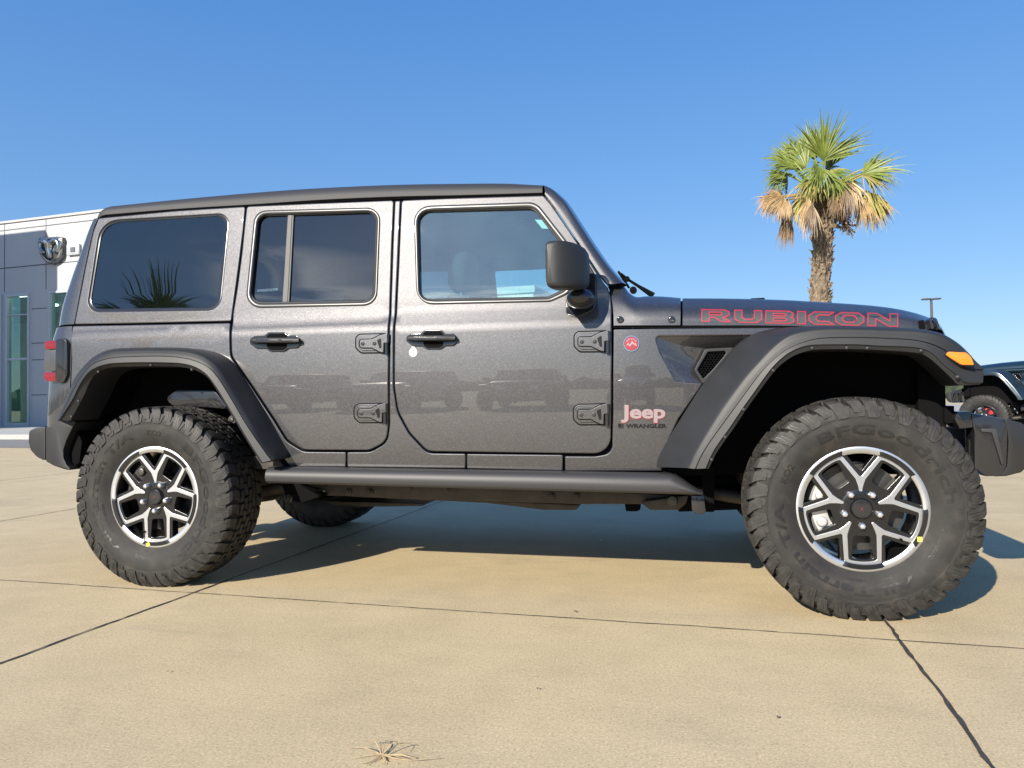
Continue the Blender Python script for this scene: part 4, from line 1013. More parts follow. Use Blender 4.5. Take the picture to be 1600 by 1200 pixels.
# bottom of the leg: close toward the sill
FLF = flare_mesh(Gf, None)
cb = (262, 740)
RR_r0 = [(89, 656), (107, 613), (117, 590), (130, 573), (147.5, 556.5), (172.5, 546.6), (205, 544.2), (255, 543.5), (300, 544.5), (330, 548.5), (350, 556), (367.5, 570), (392.5, 607.5), (417.5, 647.5), (442.5, 692.5), (450, 705), (451, 716)]
RR_c = [(90, 656.5), (108, 615), (118, 592), (131, 575), (148.5, 558), (173, 547.5), (205, 545), (255, 544.3), (290, 546), (315, 552), (333, 563), (347, 579), (368, 614), (393, 656), (412, 690), (431, 716)]
RR_g = [(90.5, 658), (108, 622), (119, 600), (131, 582), (146, 567.5), (172.5, 559), (205, 556.7), (255, 556), (292.5, 560), (320, 570), (337.5, 585), (360, 620), (385, 662.5), (412.5, 702.5), (425, 719)]
RR_l = [(92, 657), (112.5, 625), (125, 600), (140, 580), (162.5, 569.5), (192.5, 566.3), (255, 566), (292.5, 569), (317.5, 580), (335, 600), (360, 640), (385, 682.5), (410, 722.5)]
RR_u = [(110, 657), (130, 620), (145, 589), (167.5, 575), (205, 572.5), (267.5, 572.5), (297, 576), (320, 586), (335, 604), (359, 644), (384, 686), (408, 724)]
Gr = flare(cb, [(RR_r0, None), (RR_c, -.918), (RR_g, -.944), (RR_l, -.950), (RR_u, -.925)], 80)
FLR = flare_mesh(Gr, None)
def clips(pxs, Y, par):
    for x, y in pxs:
        p = onY(x, y, Y); mb = MB(); mb.lathe([(0, .007), (.004, .0065), (.007, .003), (.0075, 0)], c=p, n=10); mb.obj('clip', M['rail'], par)
clips([(1112, 718), (1133, 683), (1162, 640), (1208, 579), (1269, 544), (1323, 543.5), (1355, 544), (1439, 548), (1496, 589)], -.944, FLF)
clips([(112, 651), (123, 627), (154, 581), (236, 570.5), (300, 577.5)], -.938, FLR)
# amber turn lamp set in the nose of the front flare
def extr(name, poly, Y0, Y1, m, par, bev=.006, both=True, seg=2, poly2=None):
    mb = MB(); a = [onY(x, y, Y0) for x, y in poly]; b = [Vector((p.x, Y1, p.z)) for p in a] if poly2 is None else [onY(x, y, Y1) for x, y in poly2]; n = len(a)
    mb.add(a+b, [tuple(range(n)), tuple(range(2*n-1, n-1, -1))]+[(i, i+n, (i+1) % n+n, (i+1) % n) for i in range(n)]); return mb.obj(name, m, par, bev=bev, both=both, seg=seg, smooth=40)
lo = rnd([(1474, 553, 5), (1482, 547.5, 5), (1511, 549, 6), (1520, 557.5, 10), (1525, 572, 3), (1502, 571.5, 14), (1487, 562.5, 10)], 5)
li = rnd([(1477, 554, 4), (1483, 549.3, 4), (1510, 550.7, 5), (1518, 558, 9), (1522.6, 570.5, 2), (1502.5, 570, 12), (1488.5, 561.5, 9)], 5)
TL = extr('turn_lamp', lo, -.952, -.80, M['gloss'], car, .004); extr('amber_lens', li, -.9575, -.90, M['amber'], TL, .004)
# --- rock rails
zt0, zt1 = onY(415, 730, -.85).z, onY(1050, 741.5, -.85).z; zb0, zb1 = onY(415, 755, -.87).z, onY(1098, 774, -.87).z
xa = onY(414.5, 742, -.87).x; xb = onY(1098.5, 770, -.87).x; xc = onY(1046, 742, -.87).x
G = []
for x, cut in ((xa, 0), (xa+.01, 0), (.9, 0), (1.3, 0), (1.8, 0), (xc, 0), (xc+.03, .12), (xb-.02, .80), (xb, .86)):
    t = (x-xa)/(xb-xa); zt_, zb_ = zt0+(zt1-zt0)*t, zb0+(zb1-zb0)*t; zt_ = zt_-(zt_-zb_)*cut; h = zt_-zb_; k = min(.016, h*.3)
    G.append([Vector((x, y, z)) for y, z in [(-.78, zt_), (-.835, zt_), (-.850, zt_-.002), (-.862, zt_-k*.8), (-.869, zt_-k*1.5), (-.874, zb_+k*1.8), (-.868, zb_+k*.6), (-.855, zb_), (-.78, zb_)]])
e0 = [Vector((p.x, p.y, p.z)) for p in G[0]]; c0 = sum(e0, Vector())/len(e0); G.insert(0, [c0.copy() for _ in e0]); c1 = sum(G[-1], Vector())/len(e0); G.append([c1.copy() for _ in e0])
RK = gridmesh('rock_rail', G, M['rail'], car, smooth=35, both=True)
mb = MB(); mb.box((xa+.02, -.80, zb0+.012), (xb-.10, -.70, zb0+.05)); mb.box((xa-.02, -.77, zb0+.04), (xb, -.74, zb0+.17)); mb.obj('rail_backing', M['black'], RK, both=True)
extr('rail_bracket', [(1080, 774), (1100, 774), (1103, 800), (1098, 804), (1087, 803), (1081, 797)], -.80, -.72, M['gloss'], RK, .004)
# --- door handles, hinges, mirrors
def handle(dx, dy, par):
    sh_ = lambda L: [(x+dx, y+dy) for x, y in L]
    base = sh_(rnd([(390.3, 530, 2), (397.5, 525, 2), (413, 524.3, 2), (419.5, 519, 3), (445, 519, 3), (450.5, 524, 2), (463.5, 524, 5), (469, 529.5, 4), (468.5, 538.5, 5), (464, 543.3, 4), (450.5, 544, 2), (443, 549, 3), (421.5, 549, 3), (414.5, 544.3, 2), (399.5, 544, 2), (390.5, 537, 2)], 4))
    B = panel('door_handle', base, [], M['gloss'], par, off=.008, b=.003, depth=.012, grid=0, both=True)
    panel('handle_recess', sh_(rnd([(416.5, 525, 3), (421, 521, 2), (443.5, 521, 2), (448, 525, 3), (448, 543, 3), (442, 547, 2), (422.5, 547, 2), (417, 543, 3)], 4)), [], M['black'], B, off=.0095, b=.001, depth=.002, grid=0, both=True)
    a = [S(391.5+dx, 528.3+dy, .018), S(463+dx, 527.5+dy, .018)]
    G = []
    for t in np.linspace(0, 1, 15):
        x = 391.8+dx+(466.5-391.8)*t; hh = 4.3*(1-abs(2*t-1)**8*.25); bow = .030+.012*math.sin(math.pi*min(1, t*1.05)); y = 532+dy-.4*t
        G.append([S(x, y-hh, bow-.018), S(x, y-hh, bow-.004), S(x, y-hh*.75, bow), S(x, y, bow+.0015), S(x, y+hh*.75, bow), S(x, y+hh, bow-.004), S(x, y+hh, bow-.018)])
    c0 = sum(G[0], Vector())/7; c1 = sum(G[-1], Vector())/7; G = [[c0]*7]+G+[[c1]*7]
    gridmesh('grip', G, M['trim'], B, smooth=50, both=True)
    panel('grip_slot', sh_(rnd([(399, 530.2, 1.2), (440, 530, 1.2), (440, 534.3, 1.2), (401, 534.8, 1.2)])), [], M['gloss'], B, off=.0425, b=.001, depth=.004, grid=0, both=True)
handle(0, 0, RD); handle(244.5, -3.6, FD)
def hinge(dx, dy, s, par):
    f = lambda L: [((x-925)*s+925+dx, (y-534)*s+534+dy) for x, y in L]
    hb = rnd([(897.5, 523, 7), (904, 518.5, 5), (947, 517.3, 1), (947, 549, 1), (906, 549.3, 7), (897.5, 541, 7)], 5)
    B = panel('hinge', f(rnd([(897.5, 523, 7), (904, 518.5, 5), (947, 517.3, 1), (947, 549, 1), (906, 549.3, 7), (897.5, 541, 7)], 5)), [], M['paint'], par, off=.007, b=.003, depth=.012, grid=0, both=True)
    panel('hinge_step', f(rnd([(901.5, 525, 5), (906, 521.5, 4), (941, 520.6, 1), (941, 545.5, 1), (907, 546, 5), (901.5, 540, 5)], 5)), [], M['paint'], B, off=.012, b=.0025, depth=.010, grid=0, both=True)
    panel('hinge_strap', f(rnd([(903.5, 529, 2.5), (906, 526.8, 2), (924, 526.3, 4), (938, 519.2, 3), (948, 516.6, 2), (950.5, 517, 1), (950.8, 532.4, 1), (944.5, 533, 1), (944, 549.4, 1.5), (938, 548.3, 3), (924, 541.2, 4), (906, 541, 2.5), (903.5, 538, 2)], 4)), [rnd([(934, 527.5, 1.5), (941, 523.8, 1.5), (941.3, 541.5, 1.5), (937, 541.8, 2)], 3)] if 0 else [], M['paint'], B, off=.020, b=.0028, depth=.014, grid=0, both=True)
    panel('hinge_pocket', f(rnd([(933, 528.5, 1.5), (940, 523.8, 1.5), (941, 541.5, 1.5), (937.5, 542.5, 2)], 3)), [], M['dkbadge'], B, off=.0204, b=.0006, depth=.002, grid=0, both=True)
    panel('hinge_dark_rim', f([tuple(v) for v in shrink(hb, -1.5)]), [], M['black'], B, off=.0025, b=.001, depth=.004, grid=0, both=True)  # black sheet showing as a dark outline round the hinge base
    hs_ = rnd([(903.5, 529, 2.5), (906, 526.8, 2), (924, 526.3, 4), (938, 519.2, 3), (948, 516.6, 2), (944, 549.4, 1.5), (938, 548.3, 3), (924, 541.2, 4), (906, 541, 2.5), (903.5, 538, 2)], 4)
    panel('hinge_strap_shadow', f([tuple(v) for v in shrink(hs_, -1.1)]), [], M['black'], B, off=.0135, b=.0006, depth=.003, grid=0, both=True)  # black sheet put in as the shadow round the strap
    pa, pb = S(*f([(949.4, 533)])[0], .012), S(*f([(949.4, 552)])[0], .012)
    mb = MB(); mb.tube([pa, pb], .0085, 12); pc_, pd = S(*f([(951.5, 517.3)])[0], .010), S(*f([(951.5, 532.5)])[0], .010); mb.tube([pc_, pd], .007, 10); mb.obj('hinge_barrel', M['gloss'], B, both=True)
    for x, y in f([(909, 534), (929, 533.6)]):
        p = S(x, y, .020); mb = MB(); mb.lathe([(.0, .0095), (.001, .0095), (.0012, .0075), (.004, .007), (.005, .0045), (.002, .0035), (.002, 0)], c=p, n=16); mb.obj('hinge_bolt', M['rail'], B, both=True)
hinge(0, 0, 1, FD); hinge(-1, 114, 1, FD); hinge(-343.5, 3, .92, RD); hinge(-346, 112, .92, RD)
# mirror: sail plate, neck and rounded shell
panel('mirror_sail', rnd([(905, 404, 4), (918, 409, 4), (931.5, 432, 6), (932, 470, 6), (926.5, 485, 8), (900, 496, 8), (884.5, 491, 6), (884, 468, 6), (897, 440, 10)], 5), [], M['gloss'], FD, off=.006, b=.004, depth=.012, both=True)
def superq(c, a, b, hz, n, ex):
    out = []
    for k in range(n):
        t = 2*math.pi*k/n; ct, st = math.cos(t), math.sin(t); out.append(Vector((c.x+a*math.copysign(abs(ct)**ex, ct), c.y, c.z+hz*math.copysign(abs(st)**ex, st))))
    return out
xm0 = onY(853.5, 410, -1.06).x; zmt, zmb_ = onY(865, 376, -1.06).z, onY(865, 450, -1.06).z; zc = (zmt+zmb_)/2; hz = (zmt-zmb_)/2
G = []; n = 44
for Y, dep, k in ((-1.078, .030, .80), (-1.074, .052, .93), (-1.064, .070, .985), (-1.045, .092, 1.0), (-1.02, .112, 1.0), (-.985, .132, .985), (-.945, .146, .94), (-.905, .150, .86), (-.885, .145, .78)):
    G.append(superq(Vector((xm0+dep/2+.002*(k < .9), Y, zc+.004*(1-k)*10*0)), dep/2*min(1, k+.12), 0, hz*k, n, .34))
c0 = sum(G[0], Vector())/n; G = [[c0.copy() for _ in range(n)]]+G; c1 = sum(G[-1], Vector())/n; G.append([c1.copy() for _ in range(n)])
G = [r_+[r_[0]] for r_ in G]
MR = gridmesh('wing_mirror', G, M['trim'], car, smooth=60, both=True)
pm = S(907, 470, .03); mb = MB(); bm = bmesh.new(); bmesh.ops.create_uvsphere(bm, u_segments=28, v_segments=16, radius=1)
nx = onY(907, 466, -.86)
mb.add([Vector((nx.x+v.co.x*.060, -.845+v.co.y*.075, nx.z+v.co.z*.044)) for v in bm.verts], [tuple(v.index for v in f.verts) for f in bm.faces]); bm.free()
mb.obj('mirror_neck', M['gloss'], MR, smooth=60, both=True)
mb = MB(); mb.box((xm0-.004, -1.055, zc-hz*.78), (xm0+.01, -.905, zc+hz*.78)); mb.obj('mirror_glass', M['chrome'], MR, both=True, bev=.004)
# keyless disc sticker on the front door and papers inside the windows
bd = bvh_of([FD]); 
decal('round_sticker', [[(645.8+6.6*math.cos(k*.349)*(1), 550.5+7.4*math.sin(k*.349)-(3.2 if abs(k-13.5) < 1.2 else 0)) for k in range(18)]], M['white'], FD, bd, .002, 3, .001)
decal('sticker_centre', [[(646+4*math.cos(k*.52), 551.5+4*math.sin(k*.52)) for k in range(12)]], M['lamp'], FD, bd, .003, 3)
panel('window_paper', [(835.5, 343), (848, 343.5), (857.5, 357.5), (847, 357)], [], M['white'], FD, off=-.020, b=.0005, depth=.001, grid=0)
# fender badges
bf = bvh_of([FE])
circ = lambda x, y, r: [(x+r*math.cos(k*.2244), y+r*math.sin(k*.2244)) for k in range(28)]
BG = decal('round_badge', [circ(986.6, 537, 12.2), ], M['dkbadge'], FE, bf, .0030, 4, .003); decal('badge_enamel', [circ(986.6, 537, 10.6)], M['red'], BG, bf, .0036, 4)
decal('badge_ring', [circ(986.6, 537, 12.4), circ(986.6, 537, 11.2)], M['chrome'], BG, bf, .0042, 0)
decal('badge_mountain', [[(977.5, 541), (981.5, 535.5), (984, 538.5), (988, 532.5), (991.5, 537), (993, 535.5), (996, 541), (991.5, 539.6), (988, 537), (984, 542), (981.5, 539)]], M['badge'], BG, bf, .0042, 0)
def text_px(name, s, x0, y0, x1, y1, m, par, bv, off, bold=0., thick=0., arc=None, split=2.5):
    V, F = text_loops(s, 1., 1., bold); lo_ = V.min(0); hi = V.max(0); V = (V-lo_)/(hi-lo_); V, F = subdiv2(V, F, .12)
    out = []; 
    for u, v in V:
        if arc:
            cx_, cy_, r, a0, a1, h = arc; a = rad(a0+(a1-a0)*u); rr_ = r+h*v; x, y = cx_+rr_*math.cos(a), cy_-rr_*math.sin(a)
        else: x, y = x0+(x1-x0)*u, y1+(y0-y1)*v
        p, n = onb(x, y, bv, off)
        if p is None: return None
        out.append(p)
    if thick:
        k = len(out); bm = bmesh.new(); vs_ = [bm.verts.new(v) for v in out]
        for f in F:
            try: bm.faces.new([vs_[i] for i in f])
            except ValueError: pass
        r_ = bmesh.ops.extrude_face_region(bm, geom=bm.faces[:])
        for e in r_['geom']:
            if isinstance(e, bmesh.types.BMVert): e.co += Vector((0, -thick, 0))
        bmesh.ops.recalc_face_normals(bm, faces=bm.faces); bm.verts.index_update(); out = [v.co.copy() for v in bm.verts]; F = [tuple(v.index for v in f.verts) for f in bm.faces]; bm.free()
    return mk(name, out, F, m, par, smooth=30)
text_px('badge_lettering', 'TRAIL RATED', 0, 0, 0, 0, M['badge'], BG, bf, .0042, .02, 0, arc=(986.6, 537.5, 6.4, 160, 20, 3.0))
text_px('fender_lettering', 'Jeep', 970.3, 632.5, 1039.8, 660.5, M['badge'], FE, bf, .0030, .035, .0025)
text_px('lettering_edge', 'Jeep', 970.3-.3, 632.5+.4, 1040.8, 661.7, M['red'], FE, bf, .0012, .055, .0008)
text_px('model_lettering', 'WRANGLER', 978, 662.3, 1041.5, 668.8, M['dkbadge'], FE, bf, .0015, .03, .001)
mb = [decal('flag', [[(966+i*0, y), (974.5, y), (974.5, y+1.1), (966, y+1.1)]], M['dkbadge'], FE, bf, .0016, 0) for i, y in enumerate((662.2, 664.1, 666, 667.8))]
mb.append(decal('flag', [[(965.8, 661.8), (970, 661.8), (970, 666), (965.8, 666)]], M['dkbadge'], FE, bf, .0017, 0)); merge(mb, 'flag_badge')
# --- tail lamps
TLh = extr('tail_lamp', rnd([(86.5, 531, 4), (97, 528, 5), (104.5, 533, 7), (105, 585, 10), (99, 598, 6), (90, 598.5, 3), (86, 594, 2)], 4), -.815, -.62, M['gloss'], car, .004)
extr('lamp_cover', rnd([(69, 546.5, 2), (87.5, 546, 2), (86.5, 580, 2), (68.5, 580.5, 2)], 3), -.805, -.60, M['smoke'], TLh, .005)
extr('tail_lens', rnd([(69, 534.5, 4), (74, 532.5, 3), (93, 531.5, 2), (92.5, 544.5, 2), (70, 546, 3)], 3), -.812, -.60, M['redlens'], TLh, .005)
extr('tail_lens', rnd([(68, 581.5, 3), (91, 582.5, 2), (90.5, 596, 2), (73, 595.5, 4), (68, 590, 3)], 3), -.812, -.60, M['redlens'], TLh, .005)
# --- bumpers
RB = extr('rear_bumper', rnd([(71, 668, 3), (86, 663.5, 3), (96, 657.5, 2), (119, 657.5, 2), (111, 672, 8), (103.5, 688, 8), (98.5, 703, 8), (99, 716, 8), (104, 727, 5), (112.5, 735.5, 2), (100, 733.5, 12), (84, 728, 12), (71.5, 721, 3)], 4), -.80, -.60, M['trim'], car, .008)
def bar(name, poly, Y0, m, par, bev=.012):
    mb = MB(); a = [onY(x, y, Y0) for x, y in poly]; n = len(a); b = [Vector((p.x, -Y0, p.z)) for p in [Vector((q_.x, -Y0, q_.z)) for q_ in a]]
    b = [Vector((p.x, -Y0, p.z)) for p in a]; b = [Vector((p.x, abs(Y0), p.z)) for p in a]
    mb.add(a+b, [tuple(range(n)), tuple(range(2*n-1, n-1, -1))]+[(i, i+n, (i+1) % n+n, (i+1) % n) for i in range(n)]); return mb.obj(name, m, par, bev=bev, smooth=40)
bar('bumper_bar', rnd([(70.5, 666.5, 2), (55, 668.5, 6), (45, 673, 6), (44, 690, 12), (47, 703, 12), (57, 714, 12), (70.5, 721, 3)], 4), -.74, M['trim'], RB, .012)
extr('bumper_step', [(118, 668), (128, 690), (124, 722), (112, 734), (103, 726), (100, 712), (105, 690)], -.76, -.60, M['black'], RB, .004)
extr('bumper_bracket', [(105, 697), (150, 694), (150, 706), (128, 712), (104, 706)], -.60, -.48, M['under'], RB, .004)
FB = bar('front_bumper', rnd([(1567, 654, 3), (1594, 660, 10), (1612, 670, 16), (1616, 700, 20), (1608, 726, 16), (1596, 738, 8), (1572, 744, 4), (1545, 745, 2), (1566, 741, 6), (1574, 728, 8), (1576, 690, 10), (1574, 668, 8)], 4), -.66, M['bump'], car, .010)
extr('bumper_end_plate', rnd([(1517, 645, 3), (1566, 653.5, 6), (1575, 668, 6), (1573, 728, 6), (1565, 744, 4), (1541, 744.5, 3), (1523, 731, 4), (1522.5, 675, 6)], 4), -.665, -.56, M['gloss'], FB, .006)
extr('end_plate_rib', [(1533, 670), (1556, 669.5), (1558, 674), (1568.5, 724), (1565.5, 727), (1550, 676), (1534, 675)], -.672, -.66, M['rail'], FB, .002)
extr('bumper_bracket', rnd([(1496, 643, 2), (1516, 643, 3), (1521, 652, 2), (1520, 668, 2), (1500, 670, 2), (1492, 655, 2)], 3), -.66, -.50, M['gloss'], FB, .004)
extr('tow_hook', rnd([(1476, 634, 2), (1491, 634, 2), (1492, 661, 2), (1476, 661, 2)], 3), -.62, -.52, M['black'], FB, .004)
# --- underside: frame rails, axles, links, shocks, sump
ch = MB(); zf1, zf0 = onY(700, 757, -.47).z, onY(700, 783, -.47).z
fx0, fx1 = onY(482, 770, -.47).x, onY(1068, 775, -.47).x
for s in (-1, 1): ch.box((-.95, s*.47-.04, .52), (3.45, s*.47+.04, .64))
CH = ch.obj('chassis_frame', M['under'], car, bev=.008)
extr('frame_skirt', [(484, 755), (700, 757), (1098, 776), (1066, 789), (1000, 788), (905, 788), (560, 776), (497, 774), (484, 768)], -.47, -.39, M['under'], CH, .006)
extr('crossmember', [(545, 776), (700, 783), (760, 786), (850, 797), (900, 797), (905, 789), (860, 787), (700, 778), (560, 774)], -.30, .30, M['under'], CH, .006, both=False)
extr('crossmember', [(505, 783), (660, 787), (660, 791), (560, 792), (520, 789)], .0, .45, M['under'], CH, .006, both=False)
for i, (x, y) in enumerate(((545, 768), (578, 768), (862, 775), (901, 775), (640, 762), (698, 764))):
    mb = MB(); p = onY(x, y, -.472); mb.lathe([(0, .016), (.008, .016), (.010, .010), (.018, .009), (.018, 0)], c=p, n=6 if i > 3 else 12); mb.obj('frame_bolt', M['under'], CH)
for (pl, Y0, Y1, mm) in (([(1008, 783), (1076, 774), (1072, 787), (1060, 797), (1016, 797), (1004, 788)], -.52, -.44, 'under'), ([(976, 788), (1001, 788), (1000, 797), (994, 799.5), (978, 799)], -.45, -.40, 'black'), ([(1098, 730), (1116, 728), (1116, 800), (1100, 800)], -.62, -.50, 'black'),
                         ([(440, 757), (466, 756), (500, 776), (470, 786), (448, 781)], -.56, -.44, 'black'), ([(1060, 765), (1170, 775), (1170, 786), (1060, 790)], -.30, .50, 'black')):
    extr('bracket', pl, Y0, Y1, M[mm], CH, .004)
for (x, y, r) in ((1050.5, 782.5, .024), (450.5, 778.5, .022)):
    p = onY(x, y, -.565); mb = MB(); mb.lathe([(-.02, r), (0, r), (.006, r*.8), (.006, r*.55), (.012, r*.5), (.013, 0)], c=p, n=18); mb.obj('control_arm_bolt', M['iron'], CH)
for X in (0, 3.008):
    mb = MB(); mb.tube([(X, -.70, .405), (X, .70, .405)], .042, 16); mb.lathe([(-.13, .05), (-.10, .10), (-.03, .145), (.05, .14), (.11, .08), (.13, .05)], c=(X, .12 if X else 0, .405), n=20); mb.obj('axle', M['under'], car, smooth=50)
    for s in (-1, 1):
        dx = -.10 if X == 0 else .10; mb = MB(); mb.tube([(X-dx, s*.56, .36), (X-dx*1.6, s*.52, .60)], .030, 12); mb.tube([(X-dx*1.6, s*.52, .60), (X-dx*2.2, s*.48, .88)], .040, 12); mb.obj('shock_absorber', M['under'], car, smooth=50)
        mb = MB(); pts_ = [(X+.075*math.cos(a_)+.02, s*.46+.075*math.sin(a_), .47+.30*a_/(2*math.pi*5)) for a_ in np.linspace(0, 2*math.pi*5, 90)]; mb.tube(pts_, .008, 6); mb.obj('coil_spring', M['black'], car, smooth=60)
        mb = MB(); a_, b_ = ((0, s*.55, .34), (.62, s*.47, .44)) if X == 0 else ((X, s*.55, .34), (X-.66, s*.47, .42)); mb.tube([a_, b_], .028, 10); mb.obj('control_arm', M['under'], car, smooth=50)
mb = MB(); mb.tube([(.12, .02, .42), (1.35, .06, .52)], .038, 14); mb.tube([(1.75, .18, .50), (2.9, .14, .42)], .030, 12); mb.obj('driveshaft', M['under'], car, smooth=50)
mb = MB(); mb.box((1.25, -.22, .40), (2.0, .30, .56)); mb.obj('transfer_case', M['under'], car, bev=.05)
# arch liners
def liner(cen, pts, both=True):
    A = rail(pts, -.90, cen, 40); G = [[p, Vector((p.x, -.70, p.z+.02)), Vector((p.x, -.52, p.z+.02))] for p in A]; return gridmesh('arch_liner', G, M['black'], car, both=both)
liner(cf, [(x, y-3) for x, y in FR_u]); liner(cb, [(x+(3 if x < 250 else -1), y-2) for x, y in RR_u])
extr('liner_panel', rnd([(257, 623, 8), (275, 609, 8), (335, 610, 8), (358, 640, 4), (330, 637, 8), (270, 634, 6)], 4), -.70, -.60, M['gloss'], car, .006)
extr('mud_baffle', rnd([(255, 640, 2), (330, 640, 6), (374, 672, 4), (380, 690, 4), (350, 670, 10), (255, 660, 2)], 4), -.62, -.54, M['under'], car, .004)
p = onY(363, 656, -.63); mb = MB(); mb.lathe([(-.02, .024), (0, .024), (.004, .020), (.004, .012), (.009, .010), (.010, 0)], c=p, n=16); mb.obj('baffle_bolt', M['iron'], car)
# --- wheels
RT = .4135
TP = [(.096, .218), (.106, .226), (.112, .236), (.121, .250), (.1315, .270), (.1375, .290), (.1400, .312), (.1392, .330), (.1375, .3375), (.1385, .340), (.1360, .352), (.1315, .370), (.1215, .3835), (.113, .3925), (.10, .3965), (.05, .3985), (0, .3990)]
to = np.array([p[0] for p in TP[:13]]); tr_ = np.array([p[1] for p in TP[:13]])
def wheel_spin():
    o0 = Vector((0, 0, 0)); mb = MB(); keep = ORG[0]; ORG[0] = o0
    # barrel and hub body (dark), spokes cut through to the brake
    mb.lathe([(.100, .2085), (.097, .2120), (.080, .2075), (.02, .2000), (-.06, .1990), (-.095, .2090), (-.108, .226), (-.112, .226)], n=72)
    Wl = mb.obj('wheel', M['wblack'], car, smooth=40, org=o0)
    R0 = .2335
    def P2(th, lat, r): a = rad(th); return np.array([math.cos(a)*r-math.sin(a)*lat, math.sin(a)*r+math.cos(a)*lat])*R0
    def pol(th, r): a = rad(th); return np.array([math.cos(a), math.sin(a)])*r*R0
    outer = []; inner = []; bouter = []; bholes = []
    for k in range(5):
        s = 90-72*k                                                    # stems, clockwise
        outer += [tuple(P2(s,   .016, .515))+(.002,), tuple(P2(s, -.016, .515))+(.002,), tuple(pol(s-18.2, .895))+(.004,)]
        outer += [tuple(pol(s-18.2-a, .900)) for a in np.linspace(3, 32.6, 8)]+[tuple(pol(s-53.8, .895))+(.004,)]
        inner += [tuple(P2(s, .017, .27))+(.002,), tuple(P2(s, -.017, .27))+(.002,), tuple(P2(s, -.040, .37))+(.004,), tuple(P2(s, -.074, .470))+(.006,), tuple(pol(s-21.3, .830))+(.006,)]
        inner += [tuple(pol(s-21.8-a, .838)) for a in np.linspace(3, 25.4, 6)]+[tuple(pol(s-50.7, .830))+(.006,), tuple(P2(s-72, .074, .470))+(.006,), tuple(P2(s-72, .040, .37))+(.004,)]
        bouter += [tuple(P2(s, .02, .60))+(.003,), tuple(P2(s, -.02, .60))+(.003,), tuple(pol(s-14.8, .93))+(.003,)]+[tuple(pol(s-14.8-a, .955)) for a in np.linspace(2, 40.4, 8)]+[tuple(pol(s-57.2, .93))+(.003,)]
        w = s-36
        bholes.append(rnd([tuple(pol(s-24.5, .795))+(.006,)]+[tuple(pol(s-24.5-a, .806)) for a in np.linspace(3, 20, 6)]+[tuple(pol(s-47.5, .795))+(.006,), tuple(P2(w, -.115, .43))+(.010,), tuple(pol(w, .415))+(.012,), tuple(P2(w, .115, .43))+(.010,)][0:] if False else
                       [tuple(pol(s-24.5, .795))+(.006,)]+[tuple(pol(s-24.5-a, .806)) for a in np.linspace(3, 20, 6)]+[tuple(pol(s-47.5, .795))+(.006,), tuple(P2(w, -.125, .44))+(.010,), tuple(P2(w, .125, .44))+(.010,)], 4))
    def flat(o_face, dish): return lambda x, z, d: (Vector((x, -(o_face-dish*max(0, 1-math.hypot(x, z)/.21)-d), z)), Vector((0, -1, 0)))
    panel('spoke_body', rnd(bouter, 4), bholes, M['wblack'], Wl, xz=True, b=.003, depth=.040, grid=.02, ds=.012, mapf=flat(.0985, .012)); bpy.context.view_layer.update()
    panel('spoke_face', rnd(outer, 4), [rnd(inner, 4)], M['mach'], Wl, xz=True, b=.0012, depth=.004, grid=.02, ds=.010, mapf=flat(.1015, .012))
    mb = MB(); mb.lathe([(.098, .2045), (.1065, .2055), (.1090, .2085), (.1095, .2290), (.1080, .2325), (.1040, .2335), (.098, .231)], n=120); mb.obj('rim_lip', M['mach'], Wl, smooth=40, org=o0)
    pads = MB()
    for k in range(5):
        w = 54-72*k; V = []; nseg = 12
        for i in range(nseg+1):
            a = w+19.8-39.6*i/nseg; e = .004 if i in (0, nseg) else 0
            for r, o in ((.875, .094), (.880, .1105-e), (.952-(.006 if e else 0), .1125-e), (.958, .1085)): p = pol(a, r); V.append(Vector((p[0], -o, p[1])))
        pads.add(V, [(i*4+j, i*4+j+1, i*4+j+5, i*4+j+4) for i in range(nseg) for j in range(3)]+[(0, 1, 2, 3), (nseg*4+3, nseg*4+2, nseg*4+1, nseg*4)])
        b = MB(); b.add(pads.V, pads.F); pads = MB(); b.obj('rim_pad', M['wblack'], Wl, smooth=35, org=o0)
    mb = MB(); mb.lathe([(.070, .075), (.090, .073), (.094, .060), (.094, .040), (.104, .0375), (.106, .036)], n=48); mb.obj('hub', M['wblack'], Wl, smooth=40, org=o0)
    mb = MB(); mb.lathe([(.104, .0350), (.1075, .0345), (.1082, .032), (.1062, .030), (.107, .02), (.1075, 0)], n=40); mb.obj('centre_cap', M['gloss'], Wl, smooth=40, org=o0)
    mb = MB(); mb.lathe([(.1078, .0315), (.1090, .0308), (.1078, .0300)], n=40); mb.obj('cap_ring', M['rail'], Wl, org=o0)
    mb = MB(); V, F = text_loops('x', .03); V = V-(V.min(0)+V.max(0))/2; mb.add([Vector((v[0], -.1079, v[1])) for v in V], F); mb.obj('cap_emblem', M['capred'], Wl, org=o0)
    for k in range(5):
        p = pol(54-72*k, .0635/R0); c = (p[0], 0, p[1]); mb = MB(); mb.lathe([(.078, .0165), (.090, .0165), (.091, .0125)], c=c, n=20); mb.obj('lug_seat', M['wblack'], Wl, org=o0)
        mb = MB(); mb.lathe([(.085, .0128), (.108, .0128), (.1165, .0105), (.1195, .0065), (.1205, 0)], c=c, n=6); mb.obj('lug_nut', M['lugm'], Wl, smooth=20, bev=.001, org=o0)
    p = pol(-40, .80); mb = MB(); mb.tube([Vector((p[0]*.9, -.085, p[1]*.9)), Vector((p[0]*.92, -.112, p[1]*.92))], [.005, .0038], 8); mb.obj('valve', M['black'], Wl, org=o0)
    p = pol(-29, .935); mb = MB(); mb.box((p[0]-.008, -.1128, p[1]-.009), (p[0]+.008, -.1096, p[1]+.009)); mb.obj('balance_tag', M['yellow'], Wl, org=o0)
